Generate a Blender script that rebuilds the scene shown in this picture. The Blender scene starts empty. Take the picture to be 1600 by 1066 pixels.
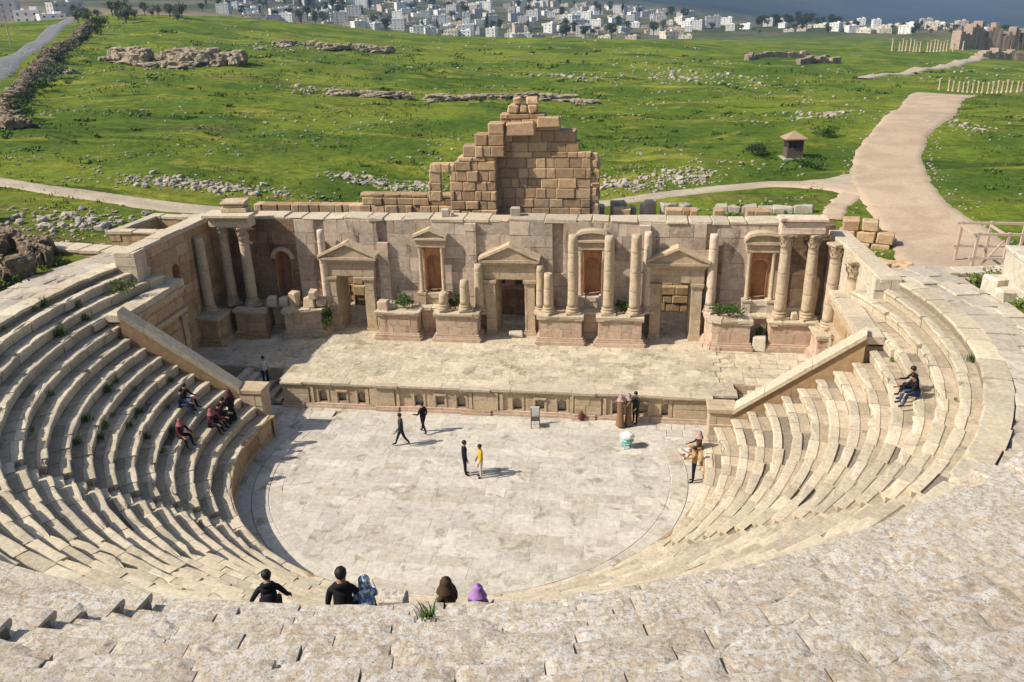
import bpy, bmesh, math, random
import numpy as np
from mathutils import Vector, Matrix, noise
R = random.Random(7)
PI = math.pi
rad = math.radians
sc = bpy.context.scene
COL = sc.collection
CAM = (6.897, -32.767, 19.881)

# ------------------------------------------------------------------ helpers
class MB:
    """collects vertices and faces, then becomes one mesh object"""
    def __init__(s): s.v = []; s.f = []; s.m = []
    def add(s, vs, fs, mi=0):
        b = len(s.v); s.v.extend(vs)
        for f in fs: s.f.append(tuple(b + i for i in f)); s.m.append(mi)
    def mesh(s, name, mats, smooth=False):
        me = bpy.data.meshes.new(name)
        me.from_pydata([tuple(map(float, p)) for p in s.v], [], s.f)
        for m in (mats if isinstance(mats, (list, tuple)) else [mats]): me.materials.append(m)
        me.polygons.foreach_set('material_index', s.m)
        if smooth: me.polygons.foreach_set('use_smooth', [True] * len(s.f))
        me.update(); return me
    def build(s, name, mats, parent=None, smooth=False):
        return link(name, s.mesh(name, mats, smooth), parent)

def link(name, me, parent=None, loc=None, rz=0.0):
    o = bpy.data.objects.new(name, me); COL.objects.link(o)
    if parent: o.parent = parent
    if loc: o.location = loc
    if rz: o.rotation_euler = (0, 0, rz)
    return o

def tag(o, label=None, cat=None, group=None, kind=None):
    if label: o['label'] = label
    if cat: o['category'] = cat
    if group: o['group'] = group
    if kind or label: o['kind'] = kind or 'thing'
    return o

def thing(name, label, cat, loc=(0, 0, 0), rz=0.0, group=None):
    o = link(name, None, None, loc, rz)
    return tag(o, label, cat, group)

def struct(o): o['kind'] = 'structure'; return o

def copy_tree(o, parent=None):
    c = o.copy(); COL.objects.link(c)
    if parent: c.parent = parent
    for ch in list(o.children): copy_tree(ch, c)
    return c

def ident(u, d, z): return (u, -d, z)          # wall along x, its face towards -y
def box(mb, x0, x1, y0, y1, z0, z1, mi=0, fn=None, jit=0.0):
    vs = [(x, y, z) for z in (z0, z1) for y in (y0, y1) for x in (x0, x1)]
    if jit: vs = [tuple(c + R.uniform(-jit, jit) for c in p) for p in vs]
    if fn: vs = [fn(*p) for p in vs]
    mb.add(vs, [(0, 2, 3, 1), (4, 5, 7, 6), (0, 1, 5, 4), (2, 6, 7, 3), (0, 4, 6, 2), (1, 3, 7, 5)], mi)

def rough_box(mb, c, s, rz=0.0, ch=0.04, jit=0.03, mi=0, tilt=0.0):
    """a weathered block: chamfered cuboid with jittered corners"""
    hx, hy, hz = s[0] / 2, s[1] / 2, s[2] / 2
    M = Matrix.Rotation(rz, 3, 'Z') @ Matrix.Rotation(tilt, 3, 'X')
    vs = []
    for sx in (-1, 1):
        for sy in (-1, 1):
            for sz in (-1, 1):
                j = Vector((R.uniform(-jit, jit), R.uniform(-jit, jit), R.uniform(-jit, jit)))
                for k in range(3):
                    p = [sx * hx, sy * hy, sz * hz]
                    for q in range(3):
                        if q != k: p[q] -= ch * (1 if p[q] > 0 else -1)
                    vs.append(tuple(Vector(c) + M @ (Vector(p) + j)))
    # every corner gives three points (x face, y face, z face)
    def i(sx, sy, sz, k): return ((sx * 2 + sy) * 2 + sz) * 3 + k
    fs = []
    for s_ in (0, 1):
        a = [i(s_, 0, 0, 0), i(s_, 1, 0, 0), i(s_, 1, 1, 0), i(s_, 0, 1, 0)]; fs.append(a if s_ else a[::-1])
        a = [i(0, s_, 0, 1), i(0, s_, 1, 1), i(1, s_, 1, 1), i(1, s_, 0, 1)]; fs.append(a if s_ else a[::-1])
        a = [i(0, 0, s_, 2), i(1, 0, s_, 2), i(1, 1, s_, 2), i(0, 1, s_, 2)]; fs.append(a if s_ else a[::-1])
    for a_ in (0, 1):
        for b_ in (0, 1):
            fl = (a_ + b_) % 2
            q = [i(a_, b_, 0, 0), i(a_, b_, 1, 0), i(a_, b_, 1, 1), i(a_, b_, 0, 1)]; fs.append(q if fl == 0 else q[::-1])
            q = [i(a_, 0, b_, 0), i(a_, 1, b_, 0), i(a_, 1, b_, 2), i(a_, 0, b_, 2)]; fs.append(q if fl == 1 else q[::-1])
            q = [i(0, a_, b_, 1), i(1, a_, b_, 1), i(1, a_, b_, 2), i(0, a_, b_, 2)]; fs.append(q if fl == 0 else q[::-1])
            for c_ in (0, 1):
                t = [i(a_, b_, c_, 0), i(a_, b_, c_, 1), i(a_, b_, c_, 2)]
                fs.append(t if (a_ + b_ + c_) % 2 else t[::-1])
    mb.add(vs, fs, mi)

def wall_block(mb, fn, u0, u1, z0, z1, d, back, ch=0.03, mi=0):
    """one ashlar: its chamfered face at depth d (outward), its back at depth back"""
    g = 0.0045
    u0 += g; u1 -= g; z0 += g; z1 -= g
    c = min(ch, (u1 - u0) * .3, (z1 - z0) * .3)
    jd = [d + R.uniform(-.012, .012) for _ in range(4)]
    F = [(u0 + c, jd[0], z0 + c), (u1 - c, jd[1], z0 + c), (u1 - c, jd[2], z1 - c), (u0 + c, jd[3], z1 - c)]
    F = [(p[0] + R.uniform(-.4, .4) * c, p[1], p[2] + R.uniform(-.4, .4) * c) for p in F]
    Mm = [(u0, d - c, z0), (u1, d - c, z0), (u1, d - c, z1), (u0, d - c, z1)]
    B = [(u0, back, z0), (u1, back, z0), (u1, back, z1), (u0, back, z1)]
    fs = [(0, 1, 2, 3)]
    for k in range(4):
        n = (k + 1) % 4
        fs.append((k, 4 + k, 4 + n, n)); fs.append((4 + k, 8 + k, 8 + n, 4 + n))
    mb.add([fn(*p) for p in F + Mm + B], fs, mi)

def ashlar(mb, fn, u0, u1, z0, z1, d=0.0, th=0.5, holes=(), ch=0.03, course=(.48, .62), length=(.7, 1.5), top=None, rel=0.02, mi=0, core=None, cap=True, drop=0.0, core_holes=None):
    """coursed masonry with openings; holes are (u0,u1,z0,z1)"""
    z = z0
    while z < z1 - .12:
        h = R.uniform(*course)
        if z + h > z1 - .2: h = z1 - z
        u = u0 - R.uniform(0, .6)
        while u < u1 - .02:
            L = R.uniform(*length)
            a, b = max(u, u0), min(u + L, u1)
            if u1 - (u + L) < .25: b = u1; L = u1 - u
            u += L
            if b - a < .08: continue
            if top and z + h * .6 > top((a + b) / 2): continue
            if drop and R.random() < drop: continue
            segs = [(a, b)]
            for (h0, h1, q0, q1) in holes:
                if min(z + h, q1) - max(z, q0) > .2 * h:
                    n = []
                    for (p, q) in segs:
                        if h0 > p: n.append((p, min(q, h0)))
                        if h1 < q: n.append((max(p, h1), q))
                    segs = n
            for (p, q) in segs:
                if q - p > .06: wall_block(mb, fn, p, q, z, z + h, d + R.uniform(-rel, rel), d - th if top else d - min(th, .3), ch, mi)
        z += h
    if core is not None:
        holes = holes if core_holes is None else core_holes
        us = sorted({u0, u1, *[min(max(h[0], u0), u1) for h in holes], *[min(max(h[1], u0), u1) for h in holes]})
        for a, b in zip(us[:-1], us[1:]):
            if b - a < 1e-4: continue
            m = (a + b) / 2
            zs = [z0]
            for h in sorted(holes, key=lambda h: h[2]):
                if h[0] < m < h[1]: zs += [h[2], h[3]]
            zs.append(z1 - .01)
            for k in range(0, len(zs), 2):
                if zs[k + 1] - zs[k] > .01: box(mb, a, b, d - th, d - (.035 if core_holes is None else .26), zs[k], zs[k + 1], core, fn)

def lathe(mb, prof, n=20, c=(0, 0, 0), mi=0, jit=0.0, flute=0.0, seed=0.0, closed=True):
    vs = []; fs = []
    for (r, z) in prof:
        for k in range(n):
            a = 2 * PI * k / n
            q = r * (1 + (flute if k % 2 else 0))
            if jit: q += jit * noise.noise((math.cos(a) * 1.5 + seed, math.sin(a) * 1.5, z * 2.2 + seed))
            vs.append((c[0] + q * math.cos(a), c[1] + q * math.sin(a), c[2] + z))
    for i in range(len(prof) - 1):
        for k in range(n):
            fs.append((i * n + k, i * n + (k + 1) % n, (i + 1) * n + (k + 1) % n, (i + 1) * n + k))
    if closed:
        fs.append(tuple((len(prof) - 1) * n + k for k in range(n))); fs.append(tuple(n - 1 - k for k in range(n)))
    mb.add(vs, fs, mi)

def niche_panel(mb, fn, u0, u1, z0, z1, hole, depth, d=0.0, mi=0, mi_in=None, back=True):
    """a flat panel with one star-shaped opening that runs back by depth"""
    if mi_in is None: mi_in = mi
    cu = sum(p[0] for p in hole) / len(hole); cz = sum(p[1] for p in hole) / len(hole)
    angs = [math.atan2(p[1] - cz, p[0] - cu) for p in hole] + [math.atan2(z - cz, u - cu) for u in (u0, u1) for z in (z0, z1)]
    angs = sorted(set(round(a, 5) for a in angs))
    def hit_poly(a):
        dx, dz = math.cos(a), math.sin(a); best = None
        for i in range(len(hole)):
            p, q = hole[i], hole[(i + 1) % len(hole)]
            ex, ez = q[0] - p[0], q[1] - p[1]; det = dx * -ez + ex * dz
            if abs(det) < 1e-9: continue
            t = ((p[0] - cu) * -ez + ex * (p[1] - cz)) / det
            s = (dx * (p[1] - cz) - dz * (p[0] - cu)) / det
            if t > 0 and -1e-4 <= s <= 1.0001: best = t if best is None else min(best, t)
        return (cu + dx * best, cz + dz * best)
    def hit_rect(a):
        dx, dz = math.cos(a), math.sin(a); t = 1e9
        if dx > 1e-9: t = min(t, (u1 - cu) / dx)
        if dx < -1e-9: t = min(t, (u0 - cu) / dx)
        if dz > 1e-9: t = min(t, (z1 - cz) / dz)
        if dz < -1e-9: t = min(t, (z0 - cz) / dz)
        return (cu + dx * t, cz + dz * t)
    n = len(angs); ins = [hit_poly(a) for a in angs]; out = [hit_rect(a) for a in angs]
    vs = [fn(p[0], d, p[1]) for p in out] + [fn(p[0], d, p[1]) for p in ins] + [fn(p[0], d - depth, p[1]) for p in ins]
    fs1 = [(k, (k + 1) % n, n + (k + 1) % n, n + k) for k in range(n)]
    mb.add(vs, fs1, mi)
    fs2 = [(n + k, n + (k + 1) % n, 2 * n + (k + 1) % n, 2 * n + k) for k in range(n)]
    if back: fs2.append(tuple(2 * n + k for k in range(n)))
    mb.add(vs, fs2, mi_in)

def arch_hole(c, w, z0, zt, n=10):
    r = w / 2
    return [(c - r, z0), (c + r, z0)] + [(c + r * math.cos(PI * k / n), zt - r + r * math.sin(PI * k / n)) for k in range(n + 1)]

# ------------------------------------------------------------------ materials
def nmat(name):
    m = bpy.data.materials.new(name); m.use_nodes = True
    nt = m.node_tree; nt.nodes.clear()
    return m, nt, nt.nodes, nt.links

class NT:
    def __init__(s, name):
        s.m, s.nt, s.n, s.l = nmat(name)
        s.out = s.n.new('ShaderNodeOutputMaterial'); s.b = s.n.new('ShaderNodeBsdfPrincipled')
        s.l.new(s.b.outputs[0], s.out.inputs['Surface'])
        s.co = s.n.new('ShaderNodeTexCoord').outputs['Object']
        s.geo = s.n.new('ShaderNodeNewGeometry')
    def noise(s, scale, detail=4, rough=.55, dist=0.0, vec=None):
        x = s.n.new('ShaderNodeTexNoise'); x.inputs['Scale'].default_value = scale; x.inputs['Detail'].default_value = detail
        x.inputs['Roughness'].default_value = rough; x.inputs['Distortion'].default_value = dist
        s.l.new(vec or s.co, x.inputs['Vector']); return x.outputs['Fac']
    def mapping(s, scale=(1, 1, 1), loc=(0, 0, 0), rot=(0, 0, 0)):
        x = s.n.new('ShaderNodeMapping'); x.inputs['Scale'].default_value = scale; x.inputs['Location'].default_value = loc; x.inputs['Rotation'].default_value = rot
        s.l.new(s.co, x.inputs['Vector']); return x.outputs[0]
    def ramp(s, fac, a, b, lo=0.0, hi=1.0):
        x = s.n.new('ShaderNodeMapRange'); x.interpolation_type = 'SMOOTHSTEP'
        for k, v in zip(('From Min', 'From Max', 'To Min', 'To Max'), (a, b, lo, hi)): x.inputs[k].default_value = v
        s.l.new(fac, x.inputs['Value']); return x.outputs[0]
    def lin(s, fac, a, b, lo=0.0, hi=1.0):
        x = s.n.new('ShaderNodeMapRange')
        for k, v in zip(('From Min', 'From Max', 'To Min', 'To Max'), (a, b, lo, hi)): x.inputs[k].default_value = v
        s.l.new(fac, x.inputs['Value']); return x.outputs[0]
    def mix(s, fac, a, b, mode='MIX'):
        x = s.n.new('ShaderNodeMix'); x.data_type = 'RGBA'; x.blend_type = mode; x.clamp_factor = True
        if isinstance(fac, (int, float)): x.inputs[0].default_value = fac
        else: s.l.new(fac, x.inputs[0])
        for k, v in ((6, a), (7, b)):
            if isinstance(v, tuple): x.inputs[k].default_value = (*v, 1)
            else: s.l.new(v, x.inputs[k])
        return x.outputs[2]
    def math(s, op, a, b):
        x = s.n.new('ShaderNodeMath'); x.operation = op
        for k, v in ((0, a), (1, b)):
            if isinstance(v, (int, float)): x.inputs[k].default_value = v
            else: s.l.new(v, x.inputs[k])
        return x.outputs[0]
    def mul(s, colr, fac):   # scale a colour by a grey factor
        c = s.n.new('ShaderNodeCombineColor')
        for k in range(3): s.l.new(fac, c.inputs[k])
        return s.mix(1.0, colr, c.outputs[0], 'MULTIPLY')
    def bump(s, h, strength=.5, dist=.02, prev=None):
        x = s.n.new('ShaderNodeBump'); x.inputs['Strength'].default_value = strength; x.inputs['Distance'].default_value = dist
        s.l.new(h, x.inputs['Height'])
        if prev: s.l.new(prev, x.inputs['Normal'])
        return x.outputs[0]
    def done(s, colr, rough=.9, normal=None, spec=.2):
        if isinstance(colr, tuple): s.b.inputs['Base Color'].default_value = (*colr, 1)
        else: s.l.new(colr, s.b.inputs['Base Color'])
        s.b.inputs['Roughness'].default_value = rough; s.b.inputs['Specular IOR Level'].default_value = spec
        if normal: s.l.new(normal, s.b.inputs['Normal'])
        return s.m

def stone(name, c1, c2, c3, odd=None,  big=.35, fine=7.0, vary=.28, lichen=None, lich_amt=.5, pits=.0, stain=None, stain_amt=.5, stain_map=None, bump=.6, bdist=.03, drip=False):
    t = NT(name)
    col = t.mix(t.ramp(t.noise(big, 4), .35, .65), c1, c2)
    isl = t.geo.outputs['Random Per Island']
    col = t.mix(t.lin(isl, 0, 1, 0, .75), col, c3)
    isl2 = t.math('FRACT', t.math('MULTIPLY', isl, 37.7), 0)
    col = t.mul(col, t.lin(isl2, 0, 1, 1 - vary, 1 + vary * .6))
    if odd: col = t.mix(t.math('MULTIPLY', t.ramp(t.math('FRACT', t.math('MULTIPLY', isl, 91.3), 0), .88, .93), odd[1]), col, odd[0])
    f = t.noise(fine, 8, .68, .3)
    col = t.mul(col, t.lin(f, .25, .75, .68, 1.26))
    if stain:
        sv = t.noise(1.1, 5, .6, .6, t.mapping((1.6, 1.6, .28)) if drip else None)
        col = t.mix(t.ramp(sv, .54, .70, 0, stain_amt), col, stain)
    if lichen:
        msk = t.ramp(t.noise(.8, 3), .42, .6)
        l1 = t.ramp(t.noise(fine * 1.7, 7, .7), .53, .60)
        col = t.mix(t.math('MULTIPLY', t.math('MULTIPLY', l1, t.lin(msk, 0, 1, .35, 1)), lich_amt), col, lichen)
    if pits:
        p = t.ramp(t.noise(fine * 2.6, 6, .65), .62, .70)
        col = t.mix(t.math('MULTIPLY', p, pits), col, (.07, .06, .05))
    nrm = t.bump(f, bump, bdist)
    nrm = t.bump(t.noise(fine * 5, 4, .7), bump * .6, bdist * .35, nrm)
    return t.done(col, .92, nrm, .15)

M = {}
M['seat'] = stone('seat_stone', (.55, .475, .345), (.49, .41, .295), (.53, .435, .305), lichen=(.55, .52, .46), lich_amt=.6, pits=.6, stain=(.27, .21, .15), stain_amt=.5, vary=.22)
M['near'] = None
M['core'] = stone('seat_core_rubble', (.25, .21, .16), (.20, .165, .125), (.24, .20, .15), fine=5, vary=.1, bump=.9, bdist=.05)
M['floor'] = stone('orchestra_paving_stone', (.51, .465, .395), (.44, .40, .34), (.52, .47, .395), odd=((.37, .305, .225), .45), big=.22, fine=3.5, vary=.15, lichen=(.57, .535, .475), lich_amt=.6, stain=(.235, .205, .135), stain_amt=.85, pits=.5, bump=.4)
M['stagefloor'] = stone('stage_paving_stone', (.54, .465, .34), (.46, .39, .29), (.54, .45, .32), odd=((.34, .29, .22), .5), big=.5, fine=3.2, vary=.18, lichen=(.62, .585, .51), lich_amt=.7, stain=(.22, .18, .095), stain_amt=.75, pits=.6, bump=1.0, bdist=.08)
M['pink'] = stone('pink_podium_stone', (.50, .345, .25), (.46, .33, .245), (.50, .40, .30), fine=5, vary=.16, lichen=(.47, .40, .31), lich_amt=.5, stain=(.27, .12, .075), stain_amt=.6, bump=.5, drip=True)
M['wall'] = stone('stage_wall_stone', (.44, .365, .295), (.52, .425, .325), (.50, .385, .28), fine=4, vary=.32, lichen=(.54, .49, .42), lich_amt=.65, pits=.35, stain=(.15, .095, .065), stain_amt=.85, bump=.5, drip=True)
M['darkwall'] = stone('brown_stain_and_shade_stone', (.22, .14, .085), (.17, .105, .065), (.27, .185, .115), fine=4, vary=.3, lichen=(.36, .29, .21), lich_amt=.4, pits=.4, stain=(.06, .04, .028), stain_amt=.85, bump=.6, drip=True)  # brown staining, with shade also put into the darker colour
M['ochre'] = stone('ochre_wall_stone', (.44, .31, .165), (.38, .245, .125), (.43, .31, .19), fine=4, vary=.2, lichen=(.38, .32, .23), lich_amt=.35, stain=(.16, .085, .04), stain_amt=.6, bump=.5, drip=True)
M['niche'] = stone('red_niche_stone', (.50, .25, .12), (.43, .20, .095), (.50, .30, .16), fine=4, vary=.15, stain=(.14, .06, .03), stain_amt=.5, bump=.4, drip=True)
M['column'] = stone('column_stone', (.44, .345, .235), (.39, .305, .215), (.44, .35, .245), big=.9, fine=5, vary=.1, lichen=(.35, .32, .27), lich_amt=.45, stain=(.24, .16, .09), stain_amt=.5, bump=.5, drip=True)
M['trim'] = stone('carved_trim_stone', (.47, .365, .24), (.42, .32, .21), (.47, .37, .255), big=.8, fine=5, vary=.14, lichen=(.38, .35, .29), lich_amt=.5, stain=(.21, .15, .09), stain_amt=.5, bump=.5)
M['ruin'] = stone('ruined_wall_stone', (.46, .305, .17), (.39, .245, .135), (.47, .335, .205), fine=4, vary=.36, lichen=(.34, .31, .25), lich_amt=.6, pits=.3, stain=(.21, .12, .06), stain_amt=.45, bump=.8, bdist=.05)
M['capstone'] = stone('coping_stone', (.50, .42, .31), (.44, .37, .275), (.50, .41, .29), big=.7, fine=6, vary=.18, lichen=(.36, .34, .30), lich_amt=.55, stain=(.24, .20, .15), stain_amt=.4, bump=.6)
M['rubble'] = stone('rubble_stone', (.40, .36, .30), (.30, .265, .21), (.36, .31, .245), big=1.5, fine=6, vary=.25, lichen=(.28, .27, .24), lich_amt=.6, stain=(.30, .21, .13), stain_amt=.4, bump=.8)
M['rock'] = stone('outcrop_rock', (.36, .30, .22), (.27, .21, .145), (.33, .27, .19), big=.35, fine=1.6, vary=.1, lichen=(.42, .39, .32), lich_amt=.5, pits=.5, stain=(.16, .11, .07), stain_amt=.6, bump=1.0, bdist=.3)
M['brownrock'] = stone('brown_rubble_rock', (.24, .18, .115), (.17, .125, .08), (.23, .18, .12), big=.8, fine=3, vary=.3, lichen=(.33, .30, .24), lich_amt=.5, pits=.5, stain=(.10, .075, .04), stain_amt=.6, bump=1.0, bdist=.1)
M['farpink'] = stone('pinkish_ruin_stone', (.33, .235, .19), (.27, .19, .15), (.36, .28, .22), big=.3, fine=1.2, vary=.25, lichen=(.36, .32, .27), lich_amt=.5, stain=(.16, .10, .07), stain_amt=.6, bump=1.0, bdist=.3)
M['pave'] = stone('grey_ring_paving', (.47, .41, .33), (.40, .345, .28), (.47, .395, .30), fine=6, vary=.2, lichen=(.42, .39, .34), lich_amt=.5, pits=.4, stain=(.22, .17, .12), stain_amt=.5, bump=.8)
M['white'] = stone('whitish_wall_stone', (.52, .46, .37), (.46, .39, .30), (.52, .45, .36), fine=4, vary=.08, stain=(.36, .27, .19), stain_amt=.5, bump=.5, drip=True)

def near_stone():
    """weathered foreground limestone: pale lichen skin, worn pinkish patches, dark pits"""
    t = NT('near_seat_stone')
    isl = t.geo.outputs['Random Per Island']
    col = t.mix(t.ramp(t.noise(.55, 5, .6, .4), .36, .64), (.52, .445, .345), (.45, .35, .26))
    col = t.mix(t.lin(isl, 0, 1, 0, .5), col, (.50, .42, .31))
    col = t.mul(col, t.lin(t.math('FRACT', t.math('MULTIPLY', isl, 37.7), 0), 0, 1, .92, 1.07))
    f = t.noise(9, 9, .75, .4)
    col = t.mul(col, t.lin(f, .25, .75, .58, 1.36))
    col = t.mix(t.ramp(t.noise(1.5, 7, .68, .5), .55, .72, 0, .5), col, (.42, .275, .18))
    zone = t.ramp(t.noise(.9, 4, .6, .3), .36, .58, .45, 1)
    l1 = t.ramp(t.noise(8, 10, .78, .15), .47, .53)
    col = t.mix(t.math('MULTIPLY', t.math('MULTIPLY', l1, zone), .85), col, (.63, .605, .555))
    st = t.mapping((1, 1, 1), (7, 3, 1))
    l2 = t.ramp(t.noise(15, 9, .78, .2, st), .545, .595)
    col = t.mix(t.math('MULTIPLY', l2, .8), col, (.24, .21, .18))
    l3 = t.ramp(t.noise(24, 7, .75, .3, t.mapping((1, 1, 1), (2, 9, 4))), .60, .66)
    col = t.mix(t.math('MULTIPLY', l3, .85), col, (.10, .088, .075))
    og = t.ramp(t.noise(8, 7, .75, .3, t.mapping((1, 1, 1), (17, 4, 2))), .63, .69)
    col = t.mix(t.math('MULTIPLY', og, .45), col, (.50, .36, .17))
    nrm = t.bump(t.noise(3.2, 6, .65), .9, .06); nrm = t.bump(f, 1.0, .035, nrm); nrm = t.bump(t.noise(30, 5, .75), .9, .015, nrm)
    return t.done(col, .93, nrm, .12)
M['near'] = near_stone()
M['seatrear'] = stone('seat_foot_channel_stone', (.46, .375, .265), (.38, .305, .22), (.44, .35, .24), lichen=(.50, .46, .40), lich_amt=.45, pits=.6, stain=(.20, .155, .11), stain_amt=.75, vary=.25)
def plain(name, c, rough=.8, vary=.12, sc_=8.0, spec=.3):
    t = NT(name); f = t.noise(sc_, 5, .6)
    return t.done(t.mul(t.mix(1.0, c, c), t.lin(f, .3, .7, 1 - vary, 1 + vary)), rough, t.bump(f, .2, .01), spec)

def leafy(name, c1, c2):
    t = NT(name)
    col = t.mix(t.geo.outputs['Random Per Island'], c1, c2)
    return t.done(col, .8, None, .15)
M['leaf'] = leafy('bush_leaf', (.035, .075, .014), (.075, .135, .025))
M['leafdark'] = leafy('tree_leaf', (.022, .040, .016), (.050, .075, .030))
M['leafgrey'] = leafy('olive_leaf', (.085, .105, .06), (.16, .175, .115))
M['weed'] = leafy('weed_leaf', (.07, .12, .02), (.16, .21, .05))
M['grassblade'] = leafy('field_grass_blade', (.045, .09, .009), (.115, .155, .016))
M['bark'] = plain('bark', (.10, .075, .05), .9)
M['wood'] = plain('weathered_wood', (.46, .35, .28), .85)
M['greywood'] = plain('grey_wood', (.11, .08, .06), .85)
M['steel'] = plain('dark_steel', (.05, .05, .05), .5)
M['paleplastic'] = plain('pale_plastic', (.62, .62, .60), .5)
M['turq'] = plain('turquoise_cloth', (.18, .46, .48), .8)
M['whitecloth'] = plain('white_cloth', (.66, .68, .66), .8)
M['redbag'] = plain('red_brown_cloth', (.14, .045, .03), .9)

# ------------------------------------------------------------------ terrain
BEAR = [-75, -55, -39.1, -28.7, -12.4, 0.5, 12.5, 23.0, 40, 70]
DIST = [50, 65, 100, 150, 220, 300, 400, 500, 620, 780, 1000, 1400, 2500, 5000]
ZT = [
 [7.6, 9.5, 11, 14, 18, 20, 20, 20, 22, 30, 40, 60, 110, 240],
 [7.5, 9.0, 10.4, 13, 16.6, 19, 18, 17, 21, 28, 38, 55, 100, 230],
 [7.3, 8.4, 9.6, 11.4, 14.8, 17.4, 15.7, 14.6, 19.8, 26.0, 35.2, 49.3, 93.6, 223],
 [7.0, 8.1, 9.3, 11.1, 14.1, 18.1, 16.9, 16.2, 17.7, 24.4, 34.9, 51.2, 103, 247],
 [6.3, 6.6, 7.6, 8.1, 9.0, 9.5, 5.0, 1.3, 1.0, 10.7, 22.6, 37.5, 91.7, 259],
 [6.3, 6.8, 7.2, 6.9, 6.8, 6.5, 2.0, -3.1, -4.5, 2.8, 7.2, 9.5, 55.0, 249],
 [6.6, 7.0, 6.9, 5.7, 3.6, 1.8, -0.8, -4.4, -5.4, -4.0, -19.6, -29.2, -28.3, 170],
 [6.8, 7.4, 7.0, 4.8, 1.7, -2.0, -5.4, -7.3, -9.0, -8.7, -20.9, -31.4, -42.6, 137],
 [6.9, 7.3, 6.5, 4.0, 0.0, -5.0, -8.0, -9.0, -12, -12, -24, -34, -42, 140],
 [7.0, 7.0, 6.0, 3.5, -1.0, -6.0, -10., -12, -14, -14, -26, -34, -42, 140]]
LD = [math.log(d) for d in DIST]
def cr(p0, p1, p2, p3, t):
    return p1 + .5 * t * (p2 - p0 + t * (2 * p0 - 5 * p1 + 4 * p2 - p3 + t * (3 * (p1 - p2) + p3 - p0)))
def base_z(x, y):
    dx, dy = x - CAM[0], y - CAM[1]
    d = math.log(max(math.hypot(dx, dy), 50.0)); b = math.degrees(math.atan2(dx, dy))
    b = min(max(b, BEAR[0]), BEAR[-1] - 1e-6); d = min(d, LD[-1] - 1e-6)
    i = max(k for k in range(len(BEAR) - 1) if BEAR[k] <= b); j = max(k for k in range(len(LD) - 1) if LD[k] <= d)
    tb = (b - BEAR[i]) / (BEAR[i + 1] - BEAR[i]); td = (d - LD[j]) / (LD[j + 1] - LD[j])
    nb, nd = len(BEAR), len(LD)
    col = []
    for a in (-1, 0, 1, 2):
        r = ZT[min(max(i + a, 0), nb - 1)]
        col.append(cr(*[r[min(max(j + c, 0), nd - 1)] for c in (-1, 0, 1, 2)], td))
    return cr(*col, tb)
def sstep(a, b, x):
    t = min(max((x - a) / (b - a), 0), 1); return t * t * (3 - 2 * t)
ROADP = [(22.4, 6.9), (23.4, 9.6), (24.2, 14.7), (24.3, 22.4), (25.1, 29.3), (28.6, 43.0), (32.4, 53.3), (38.4, 66.9), (47.5, 92), (53, 104)]
PATHP = [(25, 32), (19.6, 30.4), (13.6, 29.3), (5.3, 25.5), (1, 23.4)]
PATHQ = [(-48, 24.5), (-38.1, 21.4), (-26.3, 18.4), (-19, 18.2)]
ASPHP = [(-70, 50), (-80.0, 71.1), (-96.5, 100.8), (-118.5, 139.9), (-139.7, 177.0), (-172, 240), (-186, 268)]
def road_mask(x, y):
    """0 on a road bed, 1 away from it"""
    m = 1.0
    for P, w in ((ROADP, 4.0), (PATHP, 1.5), (PATHQ, 1.3), (ASPHP, 3.2)):
        for (a, b) in zip(P[:-1], P[1:]):
            ex, ey = b[0] - a[0], b[1] - a[1]
            t = min(max(((x - a[0]) * ex + (y - a[1]) * ey) / (ex * ex + ey * ey), 0), 1)
            d = math.hypot(x - a[0] - t * ex, y - a[1] - t * ey)
            if d < w + 2.5: m = min(m, sstep(w * .8, w + 2.5, d))
    return m
def ground_z(x, y):
    r = math.hypot(x, y); D = math.hypot(x - CAM[0], y - CAM[1])
    z = base_z(x, y); rd = road_mask(x, y)
    z += (noise.noise((x * .045, y * .045, 3.1)) * .9 + (noise.noise((x * .13, y * .13, 9.2)) * .55 + noise.noise((x * .33, y * .33, 4.4)) * .22 + noise.noise((x * .9, y * .9, 1.2)) * .07) * rd) * sstep(18, 45, y) * (1 - sstep(900, 1500, D))
    if D > 1300: z += 22 * noise.noise((x * .0016, y * .0016, 5)) * sstep(1300, 2500, D) + 5 * noise.noise((x * .008, y * .008, 5)) * sstep(1300, 2500, D)
    # beside and behind the seating the hill climbs with it
    back = 7.55 + max(0.0, r - 23.0) * .55 * sstep(-.2, -.75, math.sin(math.atan2(y, x)))
    z = back + (z - back) * sstep(-2, 14, y)
    if y < -40: z = min(z, 22.0)
    hole = (r < 21.6 and y < 7) or (abs(x) < 22.0 and -2 < y < 9.0) or (abs(x) < 18.7 and 0 < y < 13.9) or (abs(x) < 17.0 and 0 < y < 18.7) or (r < 37.5 and y < -13)
    return -.7 if hole else z

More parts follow.
